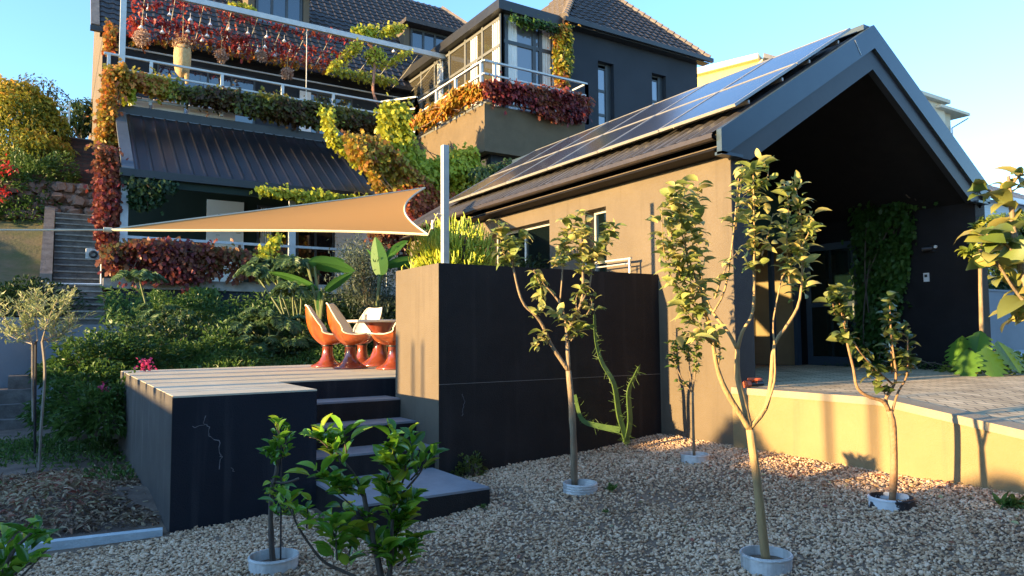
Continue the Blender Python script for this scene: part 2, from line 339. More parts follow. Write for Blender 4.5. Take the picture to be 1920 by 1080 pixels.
# gravel bed: sheet plus stones
M_GRAVB = mat('gravel_soil', (.12, .075, .045), (.26, .18, .12), rough=.95, scale=2.2, bump=.6, bscale=70)
gx = np.linspace(-2.2, 7.4, 60); gy = np.linspace(-3, 9.4, 70)
def mound(x, y): return gz(x, y)+.015*math.sin(x*2.1+y)*math.sin(y*1.7-x*.6)
g = MB(); g.grid([[(x, y, mound(x, y)) for y in gy] for x in gx]); tag(g.build('gravel_ground', M_GRAVB, smooth=True), kind='structure')
def edge_y(x): return 6.62+.55*(x-.85)*.15 if x < .85 else 9.0
def make_stones():
    phi = (1+5**.5)/2
    iv = np.array([(-1,phi,0),(1,phi,0),(-1,-phi,0),(1,-phi,0),(0,-1,phi),(0,1,phi),(0,-1,-phi),(0,1,-phi),(phi,0,-1),(phi,0,1),(-phi,0,-1),(-phi,0,1)])/1.9
    ifc = np.array([(0,11,5),(0,5,1),(0,1,7),(0,7,10),(0,10,11),(1,5,9),(5,11,4),(11,10,2),(10,7,6),(7,1,8),(3,9,4),(3,4,2),(3,2,6),(3,6,8),(3,8,9),(4,9,5),(2,4,11),(6,2,10),(8,6,7),(9,8,1)])
    N = 88000
    x = RNG.uniform(-1.3, 6.4, N); y = RNG.uniform(1.9, 6.6, N)
    keep = ~((x < .85) & (y > 6.5))
    keep &= ~((x > 2.0) & (x < 3.35) & (y > 5.6))
    keep &= (x*.538+y*.8426) > 2.6
    # camera frustum only, plus margin
    dep = x*.538+y*.8426; lat = x*.8426-y*.538; keep &= np.abs(lat) < dep*.80+.4
    # bare earth patches near the walls
    patch = noise2(np.stack([x, y, x*0], 1), 2.3)
    dens = np.where((x > 4.2) & (y > 4.2), .55+.45*patch, 1.0)
    big = noise2(np.stack([x*1.0+5, y*1.3, x*0], 1), 1.1)*.6+.4*noise2(np.stack([x, y, x*0], 1), 6.0)
    dens = dens*np.where(big > .72, .62, 1.0)
    keep &= RNG.random(N) < dens
    x, y = x[keep], y[keep]; n = len(x)
    z = np.array([mound(a, b) for a, b in zip(x, y)])
    s = .0106*(.55+.7*RNG.random(n)+.7*(RNG.random(n) < .06))
    sc = np.stack([s*RNG.uniform(.8, 1.6, n), s*RNG.uniform(.7, 1.1, n), s*RNG.uniform(.5, .85, n)], 1)
    V = iv[None]*sc[:, None, :]*(1+RNG.normal(0, .09, (n, 12, 1)))
    a = RNG.uniform(0, 6.28, n); ca, sa = np.cos(a)[:, None], np.sin(a)[:, None]
    tl = RNG.normal(0, .35, n)[:, None]
    X, Y, Z = V[:, :, 0], V[:, :, 1], V[:, :, 2]
    Z2 = Z+X*tl; X, Y = X*ca-Y*sa, X*sa+Y*ca
    V = np.stack([X+x[:, None], Y+y[:, None], Z2+(z+.004+.006*RNG.random(n))[:, None]], 2).reshape(-1, 3)
    F = (ifc[None]+12*np.arange(n)[:, None, None]).reshape(-1, 3)
    me = bpy.data.meshes.new('gravel'); me.vertices.add(len(V)); me.vertices.foreach_set('co', V.ravel())
    me.loops.add(len(F)*3); me.loops.foreach_set('vertex_index', F.ravel().astype(np.int32))
    me.polygons.add(len(F)); me.polygons.foreach_set('loop_start', (np.arange(len(F))*3).astype(np.int32))
    me.update(calc_edges=True)
    at_ = me.attributes.new('rnd', 'FLOAT', 'POINT'); at_.data.foreach_set('value', np.repeat(np.clip(RNG.beta(2, 2, n)*.8+.25*patch[keep]-.05, 0, 1), 12).astype(np.float32))
    o = bpy.data.objects.new('gravel', me); COL.objects.link(o)
    o.data.materials.append(leafmat('gravel_stone', [(.17, .095, .05), (.37, .225, .13), (.59, .40, .245), (.78, .58, .40), (.54, .30, .175)], trans=.0, rough=.85, spec=.2))
    tag(o, 'pale brown crushed stone gravel spread around the young trees', 'gravel', kind='stuff')
make_stones()

# planted bed on the left and the slope behind the terrace
def bed_z(x, y):
    t = min(max((y-11.5)/9.0, 0), 1); return max(gz(x, y), -.06)+.02+(1.9*t*t if x > .7 else .15*t)
M_SOIL = mat('mulched_soil', (.09, .06, .045), (.20, .14, .10), rough=.95, scale=3, bump=.8, bscale=40)
g = MB(); xs = np.linspace(-9, .86, 40); ys = np.linspace(6.85, 21, 60)
g.grid([[(x, y, -.03+.03*math.sin(x*3+y*2)*math.sin(y*1.3)+(.12*max(0, 1-abs(y-8.2)/1.5))) for y in ys] for x in xs]); tag(g.build('garden_bed', M_SOIL, smooth=True), kind='structure')
g = MB(); xs = np.linspace(.2, 12, 40); ys = np.linspace(11.2, 21.2, 40)
g.grid([[(x, y, .3+1.9*max(0, (y-12.6)/8.4)+.08*math.sin(x*2+y)) for y in ys] for x in xs]); tag(g.build('planted_slope', M_SOIL, smooth=True), kind='structure')
# hillside left of the long stairs
g = MB(); xs = np.linspace(-30, -.02, 30); ys = np.linspace(17.6, 60, 50)
def hill_z(x, y): return 1.85+max(0, y-19)*.47-max(0, y-34)*.25+.25*math.sin(x*.8+y*.5)-.06*max(0, -x-6)
g.grid([[(x, y, hill_z(x, y)) for y in ys] for x in xs]); tag(g.build('hillside', mat('grassy_earth', (.06, .075, .02), (.13, .10, .05), rough=.95, scale=1.5, bump=.7, bscale=12), smooth=True), kind='structure')
# paving of the right terrace (slopes down towards the drive)
def pave_z(y): return .995 if y > 3.7 else .995-.155*(3.7-y)
def brickmat():
    m = bpy.data.materials.new('paver_bricks'); m.use_nodes = True; t = m.node_tree; b = t.nodes['Principled BSDF']; L = t.links.new
    tc = t.nodes.new('ShaderNodeTexCoord'); mp = t.nodes.new('ShaderNodeMapping'); mp.inputs['Rotation'].default_value = (0, 0, math.radians(45)); L(tc.outputs['Object'], mp.inputs[0])
    br = t.nodes.new('ShaderNodeTexBrick'); br.inputs['Scale'].default_value = 1.0; br.inputs['Brick Width'].default_value = .24; br.inputs['Row Height'].default_value = .12
    br.inputs['Mortar Size'].default_value = .007; br.inputs['Mortar Smooth'].default_value = .3; br.inputs['Color1'].default_value = (.66, .52, .32, 1); br.inputs['Color2'].default_value = (.82, .66, .42, 1); br.inputs['Mortar'].default_value = (.16, .13, .10, 1)
    L(mp.outputs[0], br.inputs['Vector'])
    n = t.nodes.new('ShaderNodeTexNoise'); n.inputs['Scale'].default_value = 3; n.inputs['Detail'].default_value = 6; L(tc.outputs['Object'], n.inputs['Vector'])
    r = t.nodes.new('ShaderNodeValToRGB'); r.color_ramp.elements[0].position = .35; r.color_ramp.elements[1].position = .7; r.color_ramp.elements[0].color = (.62, .6, .58, 1); r.color_ramp.elements[1].color = (1, 1, 1, 1); L(n.outputs[0], r.inputs[0])
    mx = t.nodes.new('ShaderNodeMixRGB'); mx.blend_type = 'MULTIPLY'; mx.inputs[0].default_value = 1; L(br.outputs[0], mx.inputs[1]); L(r.outputs[0], mx.inputs[2]); L(mx.outputs[0], b.inputs['Base Color'])
    bp = t.nodes.new('ShaderNodeBump'); bp.invert = True; bp.inputs['Strength'].default_value = .4; bp.inputs['Distance'].default_value = .006; L(br.outputs['Fac'], bp.inputs['Height']); L(bp.outputs[0], b.inputs['Normal'])
    b.inputs['Roughness'].default_value = .85; b.inputs['Specular IOR Level'].default_value = .2
    return m
g = MB(); ys = [-4, -2, 0, 1, 2, 3, 3.7, 4.5, 5.3, 8.4]
g.grid([[(x, y, pave_z(y)-.0) for y in ys] for x in (6.56, 9, 14, 20, 30, 46)]); tag(g.build('terrace_paving', brickmat()), kind='structure')
g = MB(); g.box(18.5, 60, -20, 30, .2, 1.003); tag(g.build('road', mat('pale_drive', (.30, .32, .34), (.40, .41, .42), rough=.9, scale=2)), kind='structure')

# ================================================================== RAISED DECK, STEPS, BLOCK WALL
DK = 1.11; FY = 6.57
deck = empty('raised_deck', (2.0, 9.0, 0), 'long raised charcoal deck with pale floor and a cracked dark front face', 'deck')
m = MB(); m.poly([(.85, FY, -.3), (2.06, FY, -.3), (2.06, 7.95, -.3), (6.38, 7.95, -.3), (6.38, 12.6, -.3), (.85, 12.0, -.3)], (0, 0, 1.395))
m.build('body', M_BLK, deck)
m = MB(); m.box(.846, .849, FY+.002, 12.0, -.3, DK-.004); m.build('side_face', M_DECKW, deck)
m = MB(); m.poly([(.85, FY, DK-.015), (2.06, FY, DK-.015), (2.06, 7.95, DK-.015), (6.38, 7.95, DK-.015), (6.38, 12.6, DK-.015), (.85, 12.0, DK-.015)], (0, 0, .015))
m.build('floor', M_DECK, deck)
def crack(parent, pts, Y, wd=.006):
    c = MB(); P = [at(a, b, 'Y', Y-.002) for a, b in pts]; full = []
    for a, b in zip(P[:-1], P[1:]):
        for k in range(4):
            full.append(a+(b-a)*k/4+np.array([RNG.normal(0, .006), 0, RNG.normal(0, .006)]))
    full.append(P[-1])
    for a, b in zip(full[:-1], full[1:]): c.bar(a, b, .003, wd*(.5+RNG.random()*.6))
    return c.build('crack', mat('pale_crack_filler', (.10, .10, .11), (.22, .22, .23), scale=9), parent)
crack(deck, [(382, 780), (384, 796), (391, 800), (391, 818), (412, 830), (412, 850), (415, 858), (411, 880)], FY)
crack(deck, [(362, 800), (384, 797)], FY, .004); crack(deck, [(430, 878), (440, 884)], FY, .004)

steps = empty('garden_steps', (2.7, 6.6, 0), 'four dark screeded steps climbing from the gravel beside the block wall', 'steps')
TZ = [.26, .472, .685, .898]; TY = [5.52, 6.66, 7.10, 7.52]
TX = [3.28, 3.28, 3.28, 3.28]
for i in range(4):
    y1 = 7.95 if i else 6.66
    nm = 'landing' if i == 0 else 'tread'
    m = MB(); m.box(2.062, TX[i] if i == 0 else 3.308, TY[i], (TY[i+1] if i < 3 else 7.948), -.2 if i == 0 else .05, TZ[i]-.02); b_ = m.build(nm+'_block', M_WALL, steps)
    m = MB(); m.box(2.064, (TX[i] if i == 0 else 3.306), TY[i]+.002, (TY[i+1] if i < 3 else 7.946), TZ[i]-.02, TZ[i]); m.build(nm, M_TREAD, steps)

bw = empty('block_wall', (4.8, 7.2, 0), 'tall charcoal block wall with a sunlit tan end beside the steps', 'wall')
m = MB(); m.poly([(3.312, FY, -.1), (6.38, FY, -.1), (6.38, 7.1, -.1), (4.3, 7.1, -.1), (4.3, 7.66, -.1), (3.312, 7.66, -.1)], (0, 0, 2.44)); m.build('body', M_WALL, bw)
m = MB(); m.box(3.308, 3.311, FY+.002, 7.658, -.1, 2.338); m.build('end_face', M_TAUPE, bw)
m = MB(); m.box(3.316, 6.376, FY-.004, FY, 1.095, 1.101); m.build('joint_line', mat('pale_joint', (.16, .15, .14)), bw)
crack(bw, [(868, 738), (870, 752), (868, 765), (866, 780)], FY, .004)

# ---- retaining wall of the right terrace
rw = empty('retaining_wall', (6.35, 3, 0), 'low cream retaining wall holding up the paved terrace', 'wall')
prof = [(5.385, .995), (3.7, .995), (2.6, .83), (0, .43), (-3, -.05)]
m = MB(); K = []
for (y0, z0), (y1, z1) in zip(prof[:-1], prof[1:]):
    m.hexa([(6.30, y1, -.3), (6.56, y1, -.3), (6.56, y0, -.3), (6.30, y0, -.3)], [(6.30, y1, z1-.06), (6.56, y1, z1-.06), (6.56, y0, z0-.06), (6.30, y0, z0-.06)])
m.build('wall_face', M_SAND, rw)
m = MB()
for (y0, z0), (y1, z1) in zip(prof[:-1], prof[1:]):
    m.hexa([(6.285, y1, z1-.058), (6.57, y1, z1-.058), (6.57, y0, z0-.058), (6.285, y0, z0-.058)], [(6.285, y1, z1+.012), (6.57, y1, z1+.012), (6.57, y0, z0+.012), (6.285, y0, z0+.012)])
m.build('coping', mat('screed_coping', (.27, .22, .15), (.32, .265, .18), rough=.85, bump=.2), rw)

# orange garden valve at the wall corner
p = np.array([6.48, 5.22, 1.007])
vv = empty('garden_tap', p, 'orange and black garden tap lying at the pillar foot', 'tap')
M_OR = mat('orange_plastic', (.65, .12, .04), (.55, .10, .04), rough=.4)
m = MB(); m.tube([p+[-.10, 0, .035], p+[.12, 0, .035]], .028, 10); m.build('body', M_BLACKP, vv)
m = MB(); m.tube([p+[0, 0, .04], p+[0, 0, .075]], .03, 10); m.lathe(p+[0, 0, .075], [(.075, 0), (.082, .012), (.07, .026), (0, .028)], 12); m.build('handle', M_OR, vv)
m = MB(); m.tube([p+[-.16, 0, .035], p+[-.10, 0, .035]], .04, 10); m.build('coupling', M_OR, vv)

# ================================================================== POOL HOUSE
PX0, PX1 = 6.38, 11.95; PF = 5.39; PB = 14.0; RX, RZ = 9.2, 5.71; EZ = 3.83
SL = (RZ-EZ)/(RX-6.13)
ph = empty('pool_house', (9.1, 9, 0), 'charcoal gabled outbuilding with a deep porch and tan sunlit flank', 'house')
WZ = 3.66
# left wall with two window openings: pieces
wins = [(8.90, 10.72, 2.2, 3.36), (7.56, 8.02, 1.95, 3.36)]
m = MB(); ZB = -.2
def wallY(m, x0, x1, ya, yb, za, zb, holes):
    ys = sorted({ya, yb}|{h[0] for h in holes}|{h[1] for h in holes})
    for a, b in zip(ys[:-1], ys[1:]):
        h = [q for q in holes if q[0] <= a+1e-6 and q[1] >= b-1e-6]
        if h: m.box(x0, x1, a, b, za, h[0][2]); m.box(x0, x1, a, b, h[0][3], zb)
        else: m.box(x0, x1, a, b, za, zb)
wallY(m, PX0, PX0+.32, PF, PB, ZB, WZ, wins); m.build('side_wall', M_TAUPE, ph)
m = MB(); m.box(PX0-.004, PX0, PF+.01, PB-.1, 3.60, 3.625); m.build('shadow_gap', M_DARKMET, ph)
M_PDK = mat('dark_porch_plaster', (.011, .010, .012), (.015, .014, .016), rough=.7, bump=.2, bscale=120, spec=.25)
m = MB(); m.box(PX0+.004, PX0+.318, PF-.004, PF, .8, WZ-.05); m.build('pillar_face', mat('pillar_charcoal', (.030, .027, .028), (.038, .035, .035), rough=.75, bump=.3, bscale=110), ph)
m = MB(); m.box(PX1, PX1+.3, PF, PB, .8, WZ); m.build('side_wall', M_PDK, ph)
m = MB(); m.poly([(PX0+.32, 8.4, .9), (PX0+.32, 8.4, 3.7), (RX, 8.4, 5.45), (PX1, 8.4, 3.75), (PX1, 8.4, 3.28), (10.3, 8.4, 3.28), (10.3, 8.4, .9)], (0, .2, 0)); m.build('porch_wall', mat('porch_green_plaster', (.045, .12, .095), (.06, .145, .115), rough=.7, scale=1, bump=.15, bscale=90), ph)
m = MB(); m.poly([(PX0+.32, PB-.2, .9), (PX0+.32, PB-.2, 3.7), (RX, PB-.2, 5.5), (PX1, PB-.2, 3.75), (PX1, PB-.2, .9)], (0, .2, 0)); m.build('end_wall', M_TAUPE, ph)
m = MB(); m.box(PX0+.33, PX1, 7.2, PB-.2, .93, .975); m.build('floor', mat('dark_tile_floor', (.12, .10, .09), (.16, .14, .12), rough=.4), ph)
m = MB(); m.box(6.6, PX1+.3, PF, 8.4, .80, .99); m.build('porch_slab', mat('porch_paving', (.32, .29, .25), (.42, .38, .32), rough=.85, scale=3, bump=.2), ph)
# roof: corrugated sheet, two slopes
def corr(mb, xa, za, xb, zb, y0, y1, pitch=.19, amp=.028, n=7):
    ny = int((y1-y0)/pitch)*n; ys = np.linspace(y0, y1, ny); h = amp*np.clip(np.cos(2*math.pi*(ys-y0)/pitch)*1.6, -1, 1)
    L = math.hypot(xb-xa, zb-za); nx, nz = -(zb-za)/L, (xb-xa)/L
    mb.grid([[(x+nx*hh, y, z+nz*hh) for y, hh in zip(ys, h)] for x, z in ((xa, za), (xb, zb))])
m = MB(); corr(m, 6.10, EZ-.03, RX, RZ-.04, PF-.02, PB+.1); m.build('roof_sheet', mat('grey_corrugated_sheet', (.075, .07, .065), (.10, .09, .08), rough=.42, scale=3, metal=.3, spec=.5), ph)
m = MB(); corr(m, 12.3, EZ-.02, RX, RZ-.04, PF-.02, PB+.1); m.build('roof_sheet', _m['grey_corrugated_sheet'], ph)
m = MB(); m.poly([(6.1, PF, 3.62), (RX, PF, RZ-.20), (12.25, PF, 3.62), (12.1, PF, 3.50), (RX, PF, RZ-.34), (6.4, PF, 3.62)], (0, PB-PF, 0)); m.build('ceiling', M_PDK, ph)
m = MB(); m.box(RX-.16, RX+.16, PF-.05, PB+.1, RZ-.06, RZ+.012); m.build('ridge_cap', M_FASCIA, ph)
# gable fascia: two layers
def gable(mb, d0, d1, y0, y1, xo, zc):      # band between depth d0 and d1 below the roof line, cut at height zc
    def line(d, side):
        zt = RZ-d; s = SL if side < 0 else (RZ-EZ)/(12.22-RX)
        return (RX, zt), s
    for side in (-1, 1):
        (x, zt0), s = line(d0, side); (x, zt1), _ = line(d1, side)
        xe = 6.13 if side < 0 else 12.22
        za, zb = zt0-s*abs(RX-xe), zt1-s*abs(RX-xe)
        if zb < zc:
            xi = RX+side*(zt1-zc)/s; P = [(RX, zt0), (xe, za), (xe, max(zc, zb)), (xi, zc), (RX, zt1)]
            if za < zc: P = [(RX, zt0), (RX+side*(zt0-zc)/s, zc), (xi, zc), (RX, zt1)]
        else: P = [(RX, zt0), (xe, za), (xe, zb), (RX, zt1)]
        mb.poly([(a, y0, b) for a, b in P], (0, y1-y0, 0))
m = MB(); gable(m, -.02, .30, 5.29, 5.36, 0, 3.57); m.build('gable_fascia', M_FASCIA, ph)
m = MB(); gable(m, .30, .58, 5.33, 5.42, 0, 3.57); m.build('inner_fascia', mat('dark_grey_fascia', (.018, .021, .028), (.024, .027, .034), rough=.5), ph)
for xa_, xb_ in ((6.13, PX0+.1), (11.85, 12.22)): m = MB(); m.box(xa_, xb_, 5.29, PF, 3.565, 3.60); m.build('eave_return', M_FASCIA, ph)
m = MB(); m.bar(at(1603, 75, 'Y', 5.286), at(1615, 103, 'Y', 5.286), .004, .006); m.build('fascia_joint', M_GALV, ph)
# gutter (left)
gt = MB()
pr = [(6.06, 3.80), (6.06, 3.755), (6.09, 3.735), (6.15, 3.735), (6.17, 3.755), (6.17, 3.80)]
gt.grid([[(x, y, z) for x, z in pr] for y in (5.37, PB+.1)]); gt.grid([[(x+(.012 if i < 3 else -.012), y, z+.012) for i, (x, z) in enumerate(pr)] for y in (5.37, PB+.1)])
gt.build('gutter', mat('brown_black_gutter', (.05, .04, .035), (.07, .055, .045), rough=.35, metal=.3), ph)
m = MB(); m.box(6.20, PX0-.003, PF, PB, 3.655, 3.69); m.build('soffit', M_TAUPE, ph)
# side windows
def side_window(y0, y1, z0, z1, n):
    f = MB(); X = PX0+.16; t = .045
    f.box(X, X+.05, y0, y1, z1-t, z1); f.box(X, X+.05, y0, y1, z0, z0+t)
    for k in range(n+1):
        yy = y0+(y1-y0-t)*k/n; f.box(X, X+.05, yy, yy+t, z0+t, z1-t)
    fr = f.build('window', M_GALV, ph)
    q = MB(); q.box(X+.02, X+.028, y0+t, y1-t, z0+t, z1-t); q.build('pane', M_CLEAR, fr)
side_window(*wins[0], 2); side_window(*wins[1], 1)
m = MB(); m.box(PX1-.06, PX1-.003, 8.62, PB-.2, .98, 3.7); m.build('inner_wall', mat('ochre_room_wall', (.50, .34, .17), (.56, .39, .20), rough=.9), ph)
m = MB(); m.box(PX0+.33, PX0+.36, 11.0, PB-.2, .98, 3.6); m.build('inner_wall', _m['ochre_room_wall'], ph)
# porch doorway and folded glass door
m = MB(); X0, X1_, Y = 10.3, PX1, 8.36
m.box(X0, X0+.07, Y, Y+.08, .99, 3.21); m.box(X1_-.34, X1_-.24, Y, Y+.08, .99, 3.21); m.box(X0, X1_, Y, Y+.08, 3.21, 3.30); m.box(X0+.62, X0+.70, Y, Y+.08, .99, 3.21)
M_DF = mat('blue_black_frame', (.045, .065, .09), (.055, .078, .105), rough=.4); m.build('door_frame', M_DF, ph)
dr = MB(); X = PX1-.10; t = .10; y0, y1 = 7.28, 8.30
dr.box(X-.04, X, y0, y0+t, 1.0, 3.21); dr.box(X-.04, X, y1-t, y1, 1.0, 3.21); dr.box(X-.04, X, y0+t, y1-t, 3.09, 3.21); dr.box(X-.04, X, y0+t, y1-t, 1.0, 1.16); dr.box(X-.04, X, y0+t, y1-t, 2.06, 2.14)
dd = dr.build('door', M_DF, ph); q = MB(); q.box(X-.026, X-.018, y0+t, y1-t, 1.16, 3.09); q.build('pane', glassmat('green_black_glass', (.008, .02, .018), rough=.04), dd)
q = MB(); q.box(X-.07, X-.05, 7.33, 7.36, 1.9, 2.1); q.build('handle', M_GALV, dd)
# room seen through the doorway
m = MB(); m.box(10.32, 13.6, 11.2, 11.3, .95, 3.4); m.build('room_wall', mat('ochre_room_wall', (1, 1, 1)), ph)
p0 = (11.0, 9.9, .975)
cb = empty('wooden_cabinet', p0, 'orange wooden cabinet inside the open porch doorway', 'cabinet')
m = MB(); m.box(10.35, 11.9, 10.2, 10.6, 1.95, 2.18); m.build('top_shelf', mat('orange_wood', (.50, .16, .03), (.38, .11, .02), rough=.4, stretch=(.4, 3, 3)), cb)
m = MB(); m.box(10.35, 10.41, 10.2, 10.6, .975, 1.95); m.box(11.84, 11.9, 10.2, 10.6, .975, 1.95); m.box(11.1, 11.16, 10.2, 10.6, .975, 1.95); m.build('side_panel', _m['orange_wood'], cb)
m = MB(); P = []
for i in range(16):
    P.append([(10.45+.9*i/15, 9.75+.08*math.sin(i*1.7)+.05*math.sin(j*2+i), 1.02+.88*j/9+(.05*math.sin(i) if j > 7 else 0)) for j in range(10)])
m.grid(P); tag(m.build('white_throw', M_CREAM, smooth=True), 'white cloth draped just inside the porch doorway', 'cloth')
lp = empty('room_lamp', (11.35, 10.35, 2.19), 'small white lamp on the cabinet inside the doorway', 'lamp')
m = MB(); m.tube([(11.35, 10.35, 2.18), (11.35, 10.35, 2.25)], .03, 8); m.build('base', M_BLACKP, lp); m = MB(); m.lathe((11.35, 10.35, 2.25), [(.10, 0), (.085, .16), (.03, .19)], 16); m.build('lamp_shade', M_WHITE, lp)
kp = empty('keypad', (PX1-.004, 6.05, 2.15), 'small white keypad on the dark porch wall', 'keypad')
c_ = at(1738, 520, 'X', PX1); kp.location = tuple(c_)
m = MB(); m.box(PX1-.03, PX1, c_[1]-.04, c_[1]+.04, c_[2]-.07, c_[2]+.07); m.build('case', M_WHITE, kp); m = MB(); m.box(PX1-.034, PX1-.03, c_[1]-.022, c_[1]+.022, c_[2]+.0, c_[2]+.045); m.build('display', M_BLACKP, kp)
c_ = at(1750, 466, 'X', PX1); wl = empty('wall_lamp', c_, 'small black spot lamp on the dark porch wall above the keypad', 'lamp')
m = MB(); m.box(PX1-.04, PX1, c_[1]-.04, c_[1]+.04, c_[2]-.05, c_[2]+.05); m.tube([c_+[-.04, 0, 0], c_+[-.12, .12, -.01]], .035, 10); m.build('body', M_BLACKP, wl); m = MB(); m.tube([c_+[-.04, -.06, .02], c_+[-.06, -.06, .02]], .025, 8); m.build('lens', M_WHITE, wl)
m = MB(); q0 = at(1107, 497, 'X', 6.25); q1 = at(1170, 497, 'X', 6.25)
hr = MB(); yA, yB, zz = 6.9, 7.9, 2.56
hr.tube(smooth([(6.2, yB, zz), (6.2, yA+.05, zz), (6.2, yA, zz-.04), (6.2, yA, zz-.5)]), .016, 8); hr.tube([(6.2, yB, zz-.06), (6.2, yA, zz-.06)], .01, 6)
tag(hr.build('handrail', M_GALV), 'bent steel handrail in front of the pool house windows', 'handrail')

# ---- solar panels: six columns, two rows
def solarmat():
    m = bpy.data.materials.new('solar_cells'); m.use_nodes = True; t = m.node_tree; b = t.nodes['Principled BSDF']; L = t.links.new
    tc = t.nodes.new('ShaderNodeTexCoord'); br = t.nodes.new('ShaderNodeTexBrick'); br.offset = 0; br.inputs['Scale'].default_value = 1
    br.inputs['Brick Width'].default_value = .155; br.inputs['Row Height'].default_value = .155; br.inputs['Mortar Size'].default_value = .0028
    br.inputs['Color1'].default_value = (.012, .016, .032, 1); br.inputs['Color2'].default_value = (.018, .022, .042, 1); br.inputs['Mortar'].default_value = (.16, .17, .20, 1)
    L(tc.outputs['UV'], br.inputs['Vector']); L(br.outputs[0], b.inputs['Base Color']); b.inputs['Roughness'].default_value = .16; b.inputs['Specular IOR Level'].default_value = .5; b.inputs['IOR'].default_value = 1.38
    return m
M_SOL = solarmat(); M_ALU = mat('anodised_frame', (.34, .33, .30), (.40, .39, .36), rough=.4, metal=.4)
ang = math.atan(SL)
def make_panel(wd, ht):
    r = empty('solar_panel', (0, 0, 0))
    f = MB(); t = .022; h = .035
    f.box(0, ht, 0, t, 0, h); f.box(0, ht, wd-t, wd, 0, h); f.box(0, t, t, wd-t, 0, h); f.box(ht-t, ht, t, wd-t, 0, h); f.build('frame', M_ALU, r)
    q = MB(); q.add([(t, t, h-.006), (ht-t, t, h-.006), (ht-t, wd-t, h-.006), (t, wd-t, h-.006)], [(0, 1, 2, 3)])
    o = q.build('cells', M_SOL, r); uv = o.data.uv_layers.new(name='UVMap')
    for i, c in enumerate([(0, 0), (ht-2*t, 0), (ht-2*t, wd-2*t), (0, wd-2*t)]): uv.data[i].uv = c
    return r
PWD, PHT = 1.235, 1.37
proto = make_panel(PWD, PHT)
first = True; pos_words = ['nearest the gable front', 'second from the gable', 'third from the gable', 'fourth from the gable', 'fifth from the gable', 'farthest from the gable']
for row in range(2):
    for c in range(6):
        if first: o = proto; first = False
        else:
            o = proto.copy(); COL.objects.link(o)
            for ch in proto.children: d = ch.copy(); COL.objects.link(d); d.parent = o
        dd_ = .56+row*(PHT+.02); y = 5.44+c*(PWD+.012)
        o.location = (6.13+dd_*math.cos(ang)-.1*math.sin(ang), y, EZ+dd_*math.sin(ang)+.1*math.cos(ang)); o.rotation_euler = (0, -ang, 0)
        tag(o, f"blue-black solar panel in the {'lower' if row == 0 else 'upper'} row on the pool house roof, {pos_words[c]}", 'solar panel', 'solar panels on the outbuilding roof')
rl = MB()
for dd_ in (.85, 1.60, 2.25, 3.0):
    q = np.array([6.13+dd_*math.cos(ang)-.05*math.sin(ang), 0, EZ+dd_*math.sin(ang)+.05*math.cos(ang)]); rl.bar(q+[0, 5.47, 0], q+[0, 12.9, 0], .03, .04)
tag(rl.build('mounting_rails', M_GALV), 'aluminium mounting rails carrying the solar panels', 'rails')

# ================================================================== POLE, SAIL
pb = np.array([3.50, 6.8, 2.34])
po = empty('sail_post', pb, 'square cream steel post standing on the corner of the block wall', 'post')
m = MB(); m.box(pb[0]-.033, pb[0]+.033, pb[1]-.033, pb[1]+.033, 2.342, 3.64); m.build('shaft', M_GALV, po)
m = MB(); m.box(pb[0]-.08, pb[0]+.08, pb[1]-.08, pb[1]+.08, 2.341, 2.352); m.build('base_plate', M_GALV, po)
m = MB(); eye_ = pb+[-.09, 0, .55]; m.tube([pb+[-.045, 0, .55], eye_], .008, 6); m.build('eye_bolt', M_GALV, po)
SA = at(205, 431, 'Y', 9.5); SB = at(797, 352, 'Y', 11.6); SC = at(803, 440, 'Y', 7.4)
ss = empty('shade_sail', (SA+SB+SC)/3, 'tan triangular shade sail stretched over the deck', 'shade sail')
def sail():
    n = 26; P = []; cen = (SA+SB+SC)/3
    eds = []
    for i in range(n+1):
        row = []
        for j in range(n+1):
            a = i/n; b = j/n       # a: from A to the BC edge; b along BC
            bow = 4*b*(1-b)
            e = SB*(1-b)+SC*b; e = e+(SA-e)*(.085*bow)          # concave BC edge
            p = SA*(1-a)+e*a
            f = 4*a*(1-a)
            edgeness = (abs(b-.5)*2)**1.5
            mid = SA*(1-a)+(SB*.5+SC*.5)*a
            p = p+(mid-p)*(.10*f*edgeness)
            p = p-np.array([0, 0, .10])*f*bow*.6
            row.append(p)
        P.append(row)
    return P
P = sail(); m = MB(); m.grid(P)
msail = leafmat('sail_cloth', [(.50, .27, .095), (.52, .29, .10)], trans=.35, rough=.85, spec=.1)
o = m.build('cloth', msail, ss, smooth=True, col=True)
m = MB(); m.tube([r[13]-np.array([0, 0, .004]) for r in P], .004, 4); m.tube([r[7]-np.array([0, 0, .004]) for r in P[8:]], .003, 4); m.build('seam', mat('sail_seam', (.30, .15, .05)), ss)
M_HEM = mat('pale_webbing', (.62, .55, .38), (.70, .62, .44), rough=.8)
m = MB(); m.tube([r[0] for r in P], .014, 5); m.tube([r[-1] for r in P], .014, 5); m.tube([q for q in P[-1]], .014, 5); m.build('hem', M_HEM, ss)
RP = SA+(at(0, 428, 'Y', 9.2)-SA)*2.6
m = MB(); m.tube([SA+(RP-SA)*t-np.array([0, 0, .02*math.sin(t*3.1)]) for t in np.linspace(0, 1, 12)], .012, 6)
m.tube([SA+[.03, 0, 0], SA-[.06, 0, 0]], .028, 8)
tag(m.build('rope', M_HEM), 'pale taut rope running left from the shade sail tip', 'rope')
m = MB(); m.tube([SC, eye_], .008, 6); m.lathe(SC*.5+eye_*.5, [(.012, -.05), (.02, 0), (.012, .05)], 8); tag(m.build('turnbuckle', M_GALV), 'thin steel turnbuckle between the sail corner and the post', 'turnbuckle')

